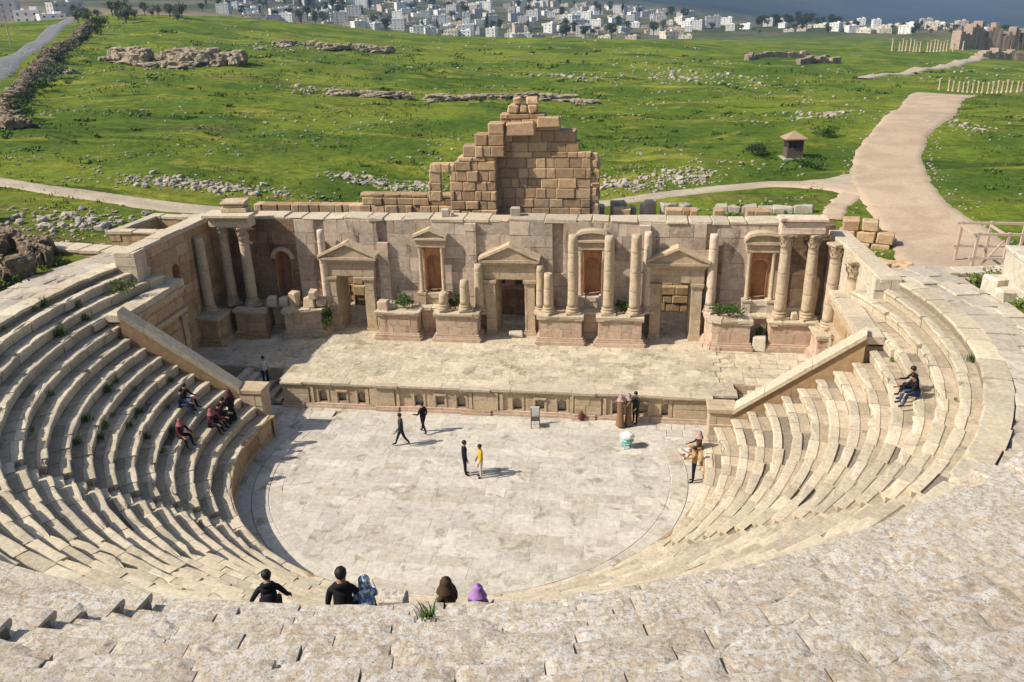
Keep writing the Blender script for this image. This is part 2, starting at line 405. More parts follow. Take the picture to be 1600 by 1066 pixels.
def grass_material():
    t = NT('meadow_grass')
    g1 = t.mix(t.ramp(t.noise(.04, 6, .62, .6), .40, .60), (.066, .110, .014), (.138, .174, .020))
    g2 = t.mix(t.ramp(t.noise(.15, 7, .68, .5, t.mapping((.6, 1.5, 1), (5, 9, 0))), .52, .66, 0, .85), g1, (.23, .222, .035))
    g3 = t.mix(t.ramp(t.noise(.11, 8, .7, .9, t.mapping((.45, 1.6, 1), (31, 7, 0))), .53, .66, 0, .8), g2, (.028, .056, .009))
    soil = t.mix(t.ramp(t.noise(.07, 7, .7, .7, t.mapping((.35, 1.5, 1), (11, 3, 0))), .58, .70, 0, .85), g3, (.15, .115, .05))
    f = t.noise(1.3, 9, .78, .4)
    col = t.mul(soil, t.lin(f, .28, .72, .45, 1.55))
    fl = t.ramp(t.noise(2.2, 6, .8), .62, .70, 0, .6)
    col = t.mix(t.math('MULTIPLY', fl, t.ramp(t.noise(.05, 5), .48, .6)), col, (.36, .33, .25))
    sp = t.n.new('ShaderNodeSeparateXYZ'); t.l.new(t.co, sp.inputs[0])
    fld = t.math('MULTIPLY', t.ramp(sp.outputs[0], -158, -176, 0, 1), t.ramp(sp.outputs[1], 196, 208))
    col = t.mix(fld, col, (.26, .19, .125))
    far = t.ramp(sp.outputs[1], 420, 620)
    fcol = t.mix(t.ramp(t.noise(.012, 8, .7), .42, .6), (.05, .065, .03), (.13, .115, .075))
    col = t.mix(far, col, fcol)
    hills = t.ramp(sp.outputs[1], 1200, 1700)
    hcol = t.mix(t.ramp(t.noise(.0022, 9, .7), .45, .62), (.012, .020, .020), (.030, .034, .028))  # dark scrub, with cloud shade put into the hill colour
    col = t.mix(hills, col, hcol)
    nrm = t.bump(f, .9, .25); nrm = t.bump(t.noise(.5, 4), .6, .5, nrm)
    return t.done(col, .95, nrm, .05)

def build_ground():
    mb = MB(); bs = []
    b = -180.0
    while b < 180:
        bs.append(b); b += .42 if -52 < b < 42 else 6.0
    nb = len(bs)
    ds = [1.0, 6, 12, 18, 22]
    while ds[-1] < 62: ds.append(ds[-1] + .55)
    while ds[-1] < 6500: ds.append(ds[-1] * 1.022)
    for d in ds:
        for b in bs:
            x = CAM[0] + d * math.sin(rad(b)); y = CAM[1] + d * math.cos(rad(b))
            mb.v.append((x, y, ground_z(x, y)))
    mb.v.append((CAM[0], CAM[1], -.7)); c = len(mb.v) - 1
    for i in range(len(ds) - 1):
        for k in range(nb):
            mb.f.append((i * nb + k, (i + 1) * nb + k, (i + 1) * nb + (k + 1) % nb, i * nb + (k + 1) % nb)); mb.m.append(0)
    for k in range(nb): mb.f.append((c, k, (k + 1) % nb)); mb.m.append(0)
    o = mb.build('ground', grass_material(), smooth=True); struct(o)
    return o
build_ground()

def ribbon(name, pts, mat, lift=.05, step=1.0, cross=9, rough=.12):
    """a road: centre points with widths, draped over the ground"""
    mb = MB(); P = []
    for (a, b) in zip(pts[:-1], pts[1:]):
        L = math.hypot(b[0] - a[0], b[1] - a[1]); n = max(2, int(L / step))
        for k in range(n): P.append([a[q] + (b[q] - a[q]) * k / n for q in range(3)])
    P.append(list(pts[-1]))
    for _ in range(6):
        P = [P[0]] + [[(P[i - 1][q] + 2 * P[i][q] + P[i + 1][q]) / 4 for q in range(3)] for i in range(1, len(P) - 1)] + [P[-1]]
    for i, p in enumerate(P):
        a = P[max(i - 1, 0)]; b = P[min(i + 1, len(P) - 1)]
        tx, ty = b[0] - a[0], b[1] - a[1]; L = math.hypot(tx, ty) or 1; nx, ny = -ty / L, tx / L
        for k in range(cross):
            s = (k / (cross - 1) - .5) * p[2]
            sd = (k > cross / 2) * 7.0; s *= 1 + rough * (noise.noise((p[0] * .3, p[1] * .3, sd)) + .7 * noise.noise((p[0] * 1.1, p[1] * 1.1, sd)) + .5 * noise.noise((p[0] * 3, p[1] * 3, sd)))
            x, y = p[0] + nx * s, p[1] + ny * s
            e = abs(k / (cross - 1) - .5) * 2
            mb.v.append((x, y, max(ground_z(x, y), ground_z(x + .4, y), ground_z(x - .4, y), ground_z(x, y + .5), ground_z(x, y - .5)) + lift * (1 if e < .95 else -1.5)))
    for i in range(len(P) - 1):
        for k in range(cross - 1):
            mb.f.append((i * cross + k, i * cross + k + 1, (i + 1) * cross + k + 1, (i + 1) * cross + k)); mb.m.append(0)
    o = mb.build(name, mat, smooth=True); return struct(o)

def gravel(name, c1, c2):
    t = NT(name)
    col = t.mix(t.ramp(t.noise(.3, 6, .6, .8), .38, .64), c1, c2)
    col = t.mul(col, t.lin(t.noise(5, 7, .75), .3, .7, .8, 1.15))
    return t.done(col, .95, t.bump(t.noise(6, 6, .7), .6, .05), .1)
M['gravel'] = gravel('pink_gravel', (.45, .345, .245), (.375, .28, .195))
M['palepath'] = gravel('pale_path_gravel', (.42, .35, .26), (.34, .28, .205))
M['asphalt'] = gravel('grey_asphalt', (.19, .19, .195), (.155, .155, .165))

#ROADS#
ribbon('gravel_road', [(23.4, 6.9, 9.6), (24.2, 9.6, 8.4), (24.6, 14.7, 6.6), (24.5, 22.4, 5.6), (25.1, 29.3, 5.8), (28.6, 43.0, 5.8), (32.4, 53.3, 5.4), (38.4, 66.9, 7.0), (47.5, 92, 7.6), (53, 104, 9)], M['gravel'], .10, .4, 15, .07)
ribbon('gravel_path', [(25.4, 33.2, 5.0), (23.8, 31.8, 5.2), (22.0, 31, 3.8), (19.6, 30.4, 2.6), (17.0, 30.7, 2.0), (13.6, 29.3, 1.8), (9.9, 27.8, 1.7), (5.3, 25.5, 1.6), (1.0, 23.4, 1.5)], M['palepath'], .07, .4, 9, .2)
ribbon('gravel_verge', [(24.4, 23.5, 3.0), (23.4, 27.0, 3.4), (21.6, 29.4, 3.0), (18.8, 30.4, 2.0), (16.5, 30.6, 1.4)], M['gravel'], .085, .4, 9, .2)
ribbon('dirt_path', [(22.2, 27.7, 1.6), (20.6, 24.1, 1.5), (19.3, 20.4, 1.6)], M['gravel'], .06, .3, 9, .55)
ribbon('far_path', [(50, 141, 3.2), (53.4, 148.4, 3.4), (72.9, 181.1, 4), (101.2, 239.2, 4.5), (128, 298, 5), (160, 345, 6), (185, 360, 8)], M['palepath'], .25, 3)
ribbon('footpath', [(-48, 24.5, 2.0), (-42.2, 22.9, 2.0), (-38.1, 21.4, 2.0), (-32.0, 19.7, 2.0), (-26.3, 18.4, 2.0), (-22, 17.9, 2.0), (-19, 18.2, 1.6)], M['palepath'], .07, .4, 9, .2)
ribbon('asphalt_road', [(-70, 50, 5.6), (-75, 62, 5.4), (-80.0, 71.1, 5.2), (-86.7, 84.6, 4.8), (-96.5, 100.8, 4.4), (-118.5, 139.9, 4.4), (-139.7, 177.0, 4.6), (-158, 212, 4.6), (-172, 240, 4.6), (-186, 268, 4.6)], M['asphalt'], .12, 1.5, 7, .03)

# ------------------------------------------------------------------ the seating
R0, DEP, Z0, RISE = 10.5, .65, 1.2, .48
def pol(a, r, z): return (r * math.cos(a), r * math.sin(a), z)
def seat_block(mb, a0, a1, r0, r1, z0, z1, near=False, mi=0, rear=None, rdrop=.035):
    """one stone of a row: rounded nosing, hollow front, slightly worn"""
    L = (a1 - a0) * r0
    dz = R.uniform(-.026, .018) * (1.3 if near else .8); dr = R.uniform(-.025, .02) * (1 if near else 1.15); tl = R.uniform(-.008, .008)
    zt = z1 + dz; r0 += dr
    prof = [(r0 + .10, z0 - .02), (r0 + .085, zt - .20), (r0 + .01, zt - .14), (r0 - .012, zt - .055), (r0 + .018, zt - .012), (r0 + .06, zt)]
    nt_ = 6 if near else 2; lip = R.uniform(.30, .38)
    if rear is None:
        for k in range(1, nt_ + 1): prof.append((r0 + .06 + (r1 - r0 - .06) * k / nt_, zt))
    else:       # raised front lip, lower foot channel behind it
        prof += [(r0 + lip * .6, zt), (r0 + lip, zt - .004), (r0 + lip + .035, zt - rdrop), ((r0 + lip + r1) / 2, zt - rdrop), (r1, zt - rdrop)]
    na = max(2, int(L / (.13 if near else .45)))
    g = (R.uniform(.006, .016) if near else R.uniform(.006, .02)) / r0
    vs = []; n = len(prof); s = R.uniform(0, 50)
    amp = .020 if near else .016
    for i in range(na + 1):
        t = i / na; a = a0 + g + (a1 - a0 - 2 * g) * t
        for j, (r, z) in enumerate(prof):
            e = max(0, 1 - min(t, 1 - t) * L / .06) if L > .2 else 0
            zz = z + tl * (t - .5) * L; rr = r
            if j >= 1:
                x, y = r * math.cos(a) * 3.5, r * math.sin(a) * 3.5
                q = noise.noise((x, y, s)) + .5 * noise.noise((x * 2.7, y * 2.7, s))
                if j >= 5: zz += amp * q - (.024 if near else .014) * e
                else: rr += amp * 1.6 * q; zz += amp * .6 * q * (j > 1) - .01 * e
                w = noise.noise((a * r0 * 1.1, s, 2.0))
                if 2 <= j <= 5 and w > .15: rr += (w - .15) * .30; zz -= (w - .15) * .20 * (j > 3)
            vs.append(pol(a, rr, zz))
    fs = []; fr = []
    for i in range(na):
        for j in range(n - 1):
            (fs if rear is None or j < 7 else fr).append((i * n + j, (i + 1) * n + j, (i + 1) * n + j + 1, i * n + j + 1))
    b = len(vs)
    for i in (0, na):
        a = a0 + g if i == 0 else a1 - g
        vs.append(pol(a, r1, z0 - .02))
    fs.append(tuple(j for j in range(n)) + (b,)); fs.append(tuple(na * n + j for j in reversed(range(n))) + (b + 1,))
    b = len(mb.v)
    mb.add(vs, [f[::-1] for f in fs], mi)
    for f in fr: mb.f.append(tuple(b + q for q in reversed(f))); mb.m.append(rear)

def core_row(mb, a0, a1, r0, r1, z0, z1, mi=0):
    na = max(2, int((a1 - a0) * r0 / .6)); vs = []
    for i in range(na + 1):
        a = a0 + (a1 - a0) * i / na
        vs += [pol(a, r0 + .13, z0 - .12), pol(a, r0 + .13, z1 - .10), pol(a, r1 + .14, z1 - .10)]
    fs = [(i * 3 + j, i * 3 + j + 1, (i + 1) * 3 + j + 1, (i + 1) * 3 + j) for i in range(na) for j in range(2)]
    fs += [(0, 2, 1), (na * 3, na * 3 + 1, na * 3 + 2)]
    mb.add(vs, fs, mi)

def seat_rows(parent, k0, k1, r_of, z_of, spans, near=lambda k, a: False, dmg=lambda k, a: 0.0, mat='seat', length=(.75, 1.5), rise=RISE):
    for k in range(k0, k1):
        for (a0, a1) in spans(k):
            mb = MB(); r0, r1 = r_of(k), r_of(k + 1); z1 = z_of(k); z0 = z1 - rise
            core_row(mb, a0, a1, r0, r1, z0, z1, 1)
            a = a0
            while a < a1 - 1e-4:
                L = R.uniform(*length) / r0
                b = a + L
                if a1 - b < .35 / r0: b = a1
                m = (a + b) / 2; p = dmg(k, m)
                rr = r1 + .10
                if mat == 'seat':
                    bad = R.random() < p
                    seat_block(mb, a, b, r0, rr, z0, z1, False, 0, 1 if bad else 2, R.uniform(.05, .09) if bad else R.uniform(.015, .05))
                else:
                    if R.random() < .006: a = b; continue
                    seat_block(mb, a, b, r0, rr, z0, z1, near(k, m))
                a = b
            mb.build('seat_row', [M[mat], M['core'], M['seatrear']], parent)

# lower seating: 14 rows in three wedges, the ends cut back by the side walls
low = thing('lower_seating', 'curved tiers of pale stone seats wrapping round the paved orchestra floor', 'stone seating')
AIS = [rad(-139), rad(-90), rad(-41)]
AW = .42
def end_y(r):
    if r < 17.0: return 1.75 - .19 * (r - 12.1)
    if r < 17.6: return 3.2
    return 6.2
def low_spans(k):
    r = R0 + DEP * k + .3; e = math.asin(min(end_y(r) / r, .9))
    c = [-PI - e] + AIS + [e]
    return [(c[i] + (AW / r if i else 0), c[i + 1] - (AW / r if i < 3 else 0)) for i in range(4)]
def low_dmg(k, a):
    d = math.degrees(a)
    if -75 < d < 12: return .24 if 3 <= k <= 8 else .05
    if d < -150: return .06
    return .05
seat_rows(low, 0, 14, lambda k: R0 + DEP * k, lambda k: Z0 + RISE * k + (0 if k else 0), low_spans, dmg=low_dmg)
for a in AIS:       # two narrow steps to each row
    mb = MB()
    for k in range(14):
        for h in (0, 1):
            r = R0 + DEP * (k + h * .5); z = Z0 + RISE * k - RISE * .5 * (1 - h)
            if k == 0 and h == 0: z = Z0
            seat_block(mb, a - AW * .96 / r, a + AW * .96 / r, r, r + DEP * .5 + .12, z - .3, z)
    mb.build('stair_flight', [M['seat'], M['core']], low)
mb = MB()           # podium wall round the orchestra
ee = math.asin(1.9 / 10.5); a = -PI - ee
while a < ee:
    b = a + R.uniform(.9, 1.5) / R0
    if ee - b < .05: b = ee
    for (z0, z1, d) in ((-.02, .22, .06), (.22, .98, 0), (.98, 1.14, .07)):
        n = 3; g = .004 / R0; q = R.uniform(-.008, .008)
        vs = []
        for i in range(n + 1):
            t = a + g + (b - a - 2 * g) * i / n
            vs += [pol(t, R0 - d + .02 + q, z0 + .004), pol(t, R0 - d + .02 + q, z1 - .02), pol(t, R0 - d + .05 + q, z1), pol(t, R0 + .4, z1)]
        fs = [(i * 4 + j, i * 4 + j + 1, (i + 1) * 4 + j + 1, (i + 1) * 4 + j) for i in range(n) for j in range(3)]
        mb.add(vs, fs)
    a = b
for s in (0, 1):    # return ends of the podium
    t = -PI - ee if s == 0 else ee
    x0, x1 = sorted((10.42 * math.cos(t), (10.42 + 1.0) * math.cos(t)))
    ashlar(mb, lambda u, d, z: (u, 1.93 + d, z), x0, x1, 0, 1.14, .1, .3)
mb.build('podium_wall', M['ochre'], low)
mb = MB()           # ring walkway behind the top row
RT = R0 + DEP * 14
zt = Z0 + RISE * 13 + .33
def ring(mb, r0, r1, z, a0, a1, length, jz, mi):
    a = a0
    while a < a1 - 1e-4:
        b = min(a + R.uniform(*length) / r0, a1)
        if a1 - b < .3 / r0: b = a1
        seat_block(mb, a, b, r0, r1 + (R.uniform(-.05, .05) if mi == 0 else R.uniform(-.05, .35)), z - .5, z + R.uniform(-jz, jz), False, mi)
        a = b
ring(mb, RT, RT + .85, zt, -PI - .33, .33, (1.0, 1.9), .012, 0)
for k in range(3): ring(mb, RT + .86 + k * .72, RT + .86 + k * .72 + .70, zt - .03 - .02 * k, -PI - .36, .36, (.6, 1.6), .03, 1)
core_row(mb, -PI - .33, .33, RT - .1, RT + 3.0, zt - .6, zt - .05, 2)
mb.build('ring_walkway', [M['seat'], M['pave'], M['core']], low)

# upper seating, on the camera's side only
up = thing('upper_seating', 'steep upper bank of lichen mottled stone seats nearest the viewpoint', 'stone seating')
UR, UD, UZ, UH = 21.2, .70, 9.92, .462
UA = (rad(-150), rad(-45))
UAIS = [rad(-92.0)]
def ur(k): return UR + UD * k
def uz(k): return UZ + UH * k - (.30 if k == 0 else 0)
def up_spans(k):
    w = .48 / ur(k)
    e1 = UA[1] - rad(max(0, (8 - k)) * .0) - rad(R.uniform(0, 2.2)); e0 = UA[0] + rad(R.uniform(0, 2.0))
    return [(e0, UAIS[0] - w), (UAIS[0] + w, e1)]
def isnear(k, a):
    p = pol(a, ur(k), 0); return math.hypot(p[0] - CAM[0], p[1] - CAM[1]) < 13.5
seat_rows(up, 0, 22, ur, uz, up_spans, near=isnear, dmg=lambda k, a: .05, mat='near', length=(.8, 1.9), rise=UH)
mb = MB()
for k in range(22):
    for h in (0, 1):
        r = ur(k + h * .5); z = UZ + UH * k - UH * .5 * (1 - h)
        seat_block(mb, UAIS[0] - .47 / r, UAIS[0] + .47 / r, r, r + UD * .5 + .1, z - .4, z, True)
mb.build('stair_flight', [M['near'], M['core']], up)
mb = MB()
a = UA[0]
while a < UA[1]:
    b = min(a + R.uniform(.9, 1.6) / UR, UA[1])
    z = zt - .1
    while z < UZ - .5:
        h = .5
        vs = [pol(t, r, q) for (t, r, q) in ((a + .0004, UR, z), (b - .0004, UR, z), (b - .0004, UR, z + h - .01), (a + .0004, UR, z + h - .01))] + [pol(t, UR + .5, q) for (t, q) in ((a, z), (b, z), (b, z + h), (a, z + h))]
        mb.add(vs, [(0, 1, 2, 3), (4, 7, 6, 5), (3, 2, 6, 7), (0, 3, 7, 4), (1, 5, 6, 2)])
        z += h
    a = b
for s, e in ((0, UA[0]), (1, UA[1])):     # broken side faces of the bank
    for k in range(22):
        r = ur(k); q = zt - .3
        while q < uz(k):
            c = pol(e + (.25 if s == 0 else -.25) / r, r + .38, q + .25)
            rough_box(mb, c, (UD + .08, .7, .52), e, .05, .04)
            q += .5
mb.build('front_wall', M['near'], up)

# ------------------------------------------------------------------ floors
def tiles(mb, x0, x1, y0, y1, z, inside, sx=(.6, 1.3), sy=(.5, .75), jz=.008, gap=.012, h=.12, c=.014):
    y = y0
    while y < y1:
        d = R.uniform(*sy); x = x0 - R.uniform(0, .8)
        if y1 - y - d < .2: d = y1 - y
        while x < x1:
            w = R.uniform(*sx)
            if inside(x + w / 2, y + d / 2):
                q = R.uniform(-jz, jz); t1, t2 = R.uniform(-jz, jz), R.uniform(-jz, jz); g = R.uniform(.4, 1) * gap
                a0, a1, b0, b1 = x + g, x + w - g, y + g, y + d - g
                vs = [(a0, b0, z - h), (a1, b0, z - h), (a1, b1, z - h), (a0, b1, z - h)]
                vs += [(a0, b0, z + q - c), (a1, b0, z + q + t1 - c), (a1, b1, z + q + t1 + t2 - c), (a0, b1, z + q + t2 - c)]
                vs += [(a0 + c, b0 + c, z + q), (a1 - c, b0 + c, z + q + t1), (a1 - c, b1 - c, z + q + t1 + t2), (a0 + c, b1 - c, z + q + t2)]
                fs = [(8, 9, 10, 11)] + [(i, (i + 1) % 4, 4 + (i + 1) % 4, 4 + i) for i in range(4)] + [(4 + i, 4 + (i + 1) % 4, 8 + (i + 1) % 4, 8 + i) for i in range(4)]
                mb.add(vs, fs)
            x += w
        y += d
mb = MB()
tiles(mb, -9.2, 9.2, -9.2, 5.3, 0, lambda x, y: math.hypot(x, y) < 8.75 or y > 0 and abs(x) < 8.4, sx=(.5, 1.6), jz=.0025, gap=.003, c=.005)
GR = 9.06
a = -PI - .35                                   # ring of long slabs outside the groove
while a < .35:
    b = min(a + R.uniform(1.1, 1.7) / GR, .35)
    for (r0, r1, z) in ((GR - .55, GR - .02, .006), (GR + .025, GR + .75, .012), (GR + .758, R0 + .1, .018)):
        n = 3; vs = []; g = .006 / GR; q = R.uniform(-.004, .004)
        for i in range(n + 1):
            t = a + g + (b - a - 2 * g) * i / n
            vs += [pol(t, r0, z - .12), pol(t, r0 + .012, z + q), pol(t, r1 - .012, z + q), pol(t, r1, z - .12)]
        mb.add(vs, [(i * 4 + j, i * 4 + j + 1, (i + 1) * 4 + j + 1, (i + 1) * 4 + j) for i in range(n) for j in range(3)] + [(0, 3, 2, 1), (n * 4, n * 4 + 1, n * 4 + 2, n * 4 + 3)])
    a = b
tiles(mb, -21, -8.3, 1.2, 5.3, -.004, lambda x, y: math.hypot(x, y) > 8.7, jz=.008)
tiles(mb, 8.3, 21, 1.2, 5.3, -.004, lambda x, y: math.hypot(x, y) > 8.7, jz=.008)
lathe(mb, [(9.2, -.05), (9.2, -.012)], 48)
struct(mb.build('orchestra_floor', M['floor']))
mb = MB(); box(mb, -22, 22, -21, 7.2, -.4, -.07); struct(mb.build('orchestra_bedding', M['core']))
SZ = 1.47
mb = MB()
tiles(mb, -11.3, 11.3, 5.5, 18.6, SZ, lambda x, y: abs(x) < 11.9, sx=(.4, 1.6), sy=(.4, .9), jz=.004, gap=.003, c=.006)
tiles(mb, -18.4, -11.3, 7.0, 18.6, SZ - .005, lambda x, y: x < -11.7, sx=(.7, 1.4), sy=(.6, .9), jz=.006, gap=.006, c=.008)
tiles(mb, 11.3, 18.4, 7.0, 18.6, SZ - .005, lambda x, y: x > 11.7, sx=(.6, 1.3), sy=(.5, .9), jz=.015, gap=.015)
box(mb, -11.2, 11.2, 5.6, 7.0, .0, SZ - .06); box(mb, -18.4, 18.4, 7.0, 18.6, 0, SZ - .06)
struct(mb.build('stage_floor', M['stagefloor']))
#THEATRE#
# ------------------------------------------------------------------ the stage front
sf = thing('low_stage_wall', 'low stage front wall with small arched and square niches between plain piers', 'stage front')
YF = 5.36
def fF(u, d, z): return (u, YF - d, z)
piers = [(-11.2, -9.75), (-6.4, -5.05), (-.85, .45), (4.4, 5.75), (9.35, 11.2)]
for (a, b) in piers:
    mb = MB(); ashlar(mb, fF, a, b, .26, 1.24, .13, .4, ch=.012, course=(.48, .5), length=(.8, 1.4), rel=.006, core=0)
    mb.build('pier', M['trim'], sf)
bays = [(-9.75, -6.4), (-5.05, -.85), (.45, 4.4), (5.75, 9.35)]
holes = {-9.75: [-9.0, -7.95, -6.85], -5.05: [-3.75, -2.62, -1.5], .45: [1.45, 2.62, 3.75], 5.75: [6.55, 7.85, 9.0]}
for (a, b) in bays:
    mb = MB()
    hs = holes[a]; ed = [a] + [(hs[0] + hs[1]) / 2, (hs[1] + hs[2]) / 2] + [b]
    for i, c in enumerate(hs):
        hole = arch_hole(c, .44, .32, .98) if i != 1 else [(c - .21, .38), (c + .21, .38), (c + .21, .86), (c - .21, .86)]
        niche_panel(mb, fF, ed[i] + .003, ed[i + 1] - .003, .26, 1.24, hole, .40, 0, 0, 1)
        # a raised surround and thin half pilasters
        w = .30
        for q in (c - w, c + w): nm = MB(); box(nm, q - .035, q + .035, .004, .035, .27, 1.22, 0, fF); nm.build('niche_jamb', M['trim'], sf)
        if i == 1: nm = MB(); box(nm, c - .30, c + .30, .06, .09, .95, 1.06, 0, fF); nm.build('niche_lintel', M['trim'], sf)
    for q in (a + .16, b - .16):
        nm = MB(); box(nm, q - .09, q + .09, .004, .09, .27, 1.22, 0, fF); nm.build('pilaster', M['trim'], sf)
    mb.build('niche_panel', [M['trim'], M['darkwall']], sf)  # niche insides use the dark stone: recess shade put into the colour
mb = MB(); nb_ = MB()
u = -11.25
while u < 11.25:
    v = min(u + R.uniform(1.0, 1.9), 11.25)
    pr = .2 if any(a - .1 < (u + v) / 2 < b + .1 for a, b in piers) else .1
    box(mb, u + .006, v - .006, -.4, pr + .06, 1.36 + R.uniform(-.01, .01), 1.475 + R.uniform(-.02, .02), 0, fF, .008)
    box(mb, u + .004, v - .004, -.3, pr, 1.25, 1.355, 0, fF, .004)
    box(nb_, u + .004, v - .004, -.3, pr + .08, -.02, .13, 0, fF, .004)
    box(nb_, u + .004, v - .004, -.3, pr + .02, .135, .255, 0, fF, .004)
    u = v
mb.build('cornice', M['capstone'], sf); nb_.build('plinth', M['pink'], sf)
for s in (-1, 1):
    mb = MB()
    ashlar(mb, lambda u, d, z: (s * (11.2 + d - .13), u, z), 5.45, 7.0, .0, 1.38, .13, .4, ch=.012, length=(.6, 1.0), core=0)
    ashlar(mb, lambda u, d, z: (u * s, 6.98 - d, z), 11.35, 18.3, .0, 1.42, .0, .3, ch=.015, core=0)
    mb.build('return_wall', M['trim'], sf)

def steps(name, label, x0, x1, y0, y1, n, h, sgn):
    mb = MB()
    for k in range(n):
        w = (x1 - x0) / n
        a = x0 + w * k if sgn > 0 else x1 - w * (k + 1)
        z = h * (k + 1) / n
        rough_box(mb, (a + w / 2, (y0 + y1) / 2, z / 2), (w + .01, y1 - y0, z), 0, .015, .006)
    o = mb.build(name, M['capstone']); tag(o, label, 'steps')
steps('stone_steps', 'short flight of stone steps climbing to the stage beside the shaded man', -13.9, -11.45, 5.45, 6.9, 6, 1.42, -1)
steps('stone_steps', 'short flight of stone steps in the passage by the sunlit end of the stage', 11.5, 13.9, 5.45, 6.9, 6, 1.42, 1)

# ------------------------------------------------------------------ side walls of the seating and the passages
def side(s, word):
    t = thing('parapet_wall', 'sloping coping wall closing the seating, %s' % word, 'parapet')
    A = Vector((s * 11.94, 2.23)); B = Vector((s * 16.85, 1.27)); d = (B - A).normalized(); L = (B - A).length
    nrm = Vector((-d.y, d.x)) * (1 if s > 0 else -1)      # towards the stage
    def f(u, q, z): p = A + d * u + nrm * q; return (p.x, p.y, z)
    ztop = lambda u: 2.42 + (6.58 - 2.42) * u / L
    mb = MB()
    ashlar(mb, lambda u, q, z: f(u, .34 + q, z), -.2, L, .0, 6.5, 0, .5, top=lambda u: ztop(u) - .3, ch=.02, rel=.01)
    n = 10                                                # solid core up to the coping
    vs = []
    for i in range(n + 1):
        u = L * i / n
        vs += [f(u, -.30, 0), f(u, -.30, ztop(u) - .02), f(u, .32, ztop(u) - .02), f(u, .32, 0)]
    mb.add(vs, [(i * 4 + j, i * 4 + j + 1, (i + 1) * 4 + j + 1, (i + 1) * 4 + j) for i in range(n) for j in range(3)] + [(0, 1, 2, 3)])
    mb.build('wall_face', M['ochre'], t)
    mb = MB(); u = -.05
    while u < L - .1:
        v = min(u + R.uniform(1.1, 1.9), L)
        if L - v < .5: v = L
        za, zb = ztop(u), ztop(v); g = .008; w = .42
        vs = []
        for (uu, zz) in ((u + g, za), (v - g, zb)):
            j = R.uniform(-.015, .015)
            vs += [f(uu, -w, zz - .02), f(uu, -w, zz + .20 + j), f(uu, -w + .06, zz + .26 + j), f(uu, w - .06, zz + .26 + j), f(uu, w, zz + .20 + j), f(uu, w, zz - .02)]
        mb.add(vs, [(i, 6 + i, 7 + i, 1 + i) for i in range(5)] + [(0, 1, 2, 3, 4, 5), (11, 10, 9, 8, 7, 6), (0, 5, 11, 6)])
        u = v
    mb.build('coping', M['capstone'], t)
    mb = MB()                                             # end pier at the orchestra
    x0, x1 = sorted((s * 10.75, s * 11.9))
    ashlar(mb, lambda u, q, z: (u, 1.94 - q, z), x0, x1, .0, 2.3, 0, .3, ch=.02, course=(.5, .6), core=0)
    box(mb, x0 + .012, x1 - .012, 1.955, 2.86, 0, 2.28)
    rough_box(mb, ((x0 + x1) / 2, 2.4, 2.42), (x1 - x0 + .16, 1.08, .24), 0, .03, .01)
    mb.build('end_pier', M['trim'], t)

    # the vaulted passage beyond: its face towards the stage, platform on top
    p = thing('passage_block', 'vaulted side passage block with flat top and moulded face, %s' % word, 'passage')
    X = 16.80
    def g_(u, q, z): return (s * (X - q), u, z)
    mb = MB()
    niche_panel(mb, g_, 2.6, 6.6, .0, 4.6, arch_hole(4.45, 2.5, .02, 3.7, 14), 3.2, -.05, 0, 0, True)
    ashlar(mb, g_, 1.2, 6.6, .0, 5.9, .03, .4, holes=[(3.2, 5.7, -1, 3.75)], ch=.02, rel=.008)
    niche_panel(mb, g_, 2.95, 5.95, .0, 4.1, arch_hole(4.45, 2.5, .02, 3.7, 14), .2, .10, 0, 0, False)
    box(mb, 1.2, 2.6, -1.6, -.05, 0, 6.1, 0, g_); box(mb, 2.6, 6.6, -1.6, -.05, 4.6, 6.1, 0, g_)
    ashlar(mb, lambda u, q, z: (s * u, 6.62 + q, z), X - .02, 18.4, .0, 6.1, .02, .3, ch=.02, core=0)
    mb.build('wall_face', M['ochre'], p)
    mb = MB()
    for (q, z0, z1) in ((.10, 4.75, 4.92), (.18, 4.92, 5.05), (.12, 5.85, 6.05), (.22, 6.05, 6.22)):
        u = 1.25
        while u < 6.75:
            v = min(u + R.uniform(1.2, 2), 6.75); box(mb, u + .004, v - .004, -.2, q, z0 + .002, z1, 0, g_, .006); u = v
    for u in (2.35, 6.25): box(mb, u - .22, u + .22, .02, .13, .3, 4.74, 0, g_); box(mb, u - .30, u + .30, .02, .2, 4.5, 4.72, 0, g_)
    mb.build('moulding', M['trim'], p)
    mb = MB()
    u = 1.1
    while u < 6.8:                                        # coping blocks along the edge
        v = min(u + R.uniform(.9, 1.6), 6.8); box(mb, u + .008, v - .008, -.75, .16, 6.22, 6.56 + R.uniform(-.03, .03), 0, g_, .02); u = v
    y = .2
    while y < 6.6:                                        # paving of the platform
        h = R.uniform(.6, .9); x = 17.55
        while x < 19.3:
            w = R.uniform(.6, 1.1); rough_box(mb, (s * (x + w / 2), y + h / 2, 6.22), (w - .02, h - .02, .36), 0, .03, .015); x += w
        y += h
    mb.build('coping', M['capstone'], p)
side(-1, 'on the shaded end'); side(1, 'on the sunlit end')

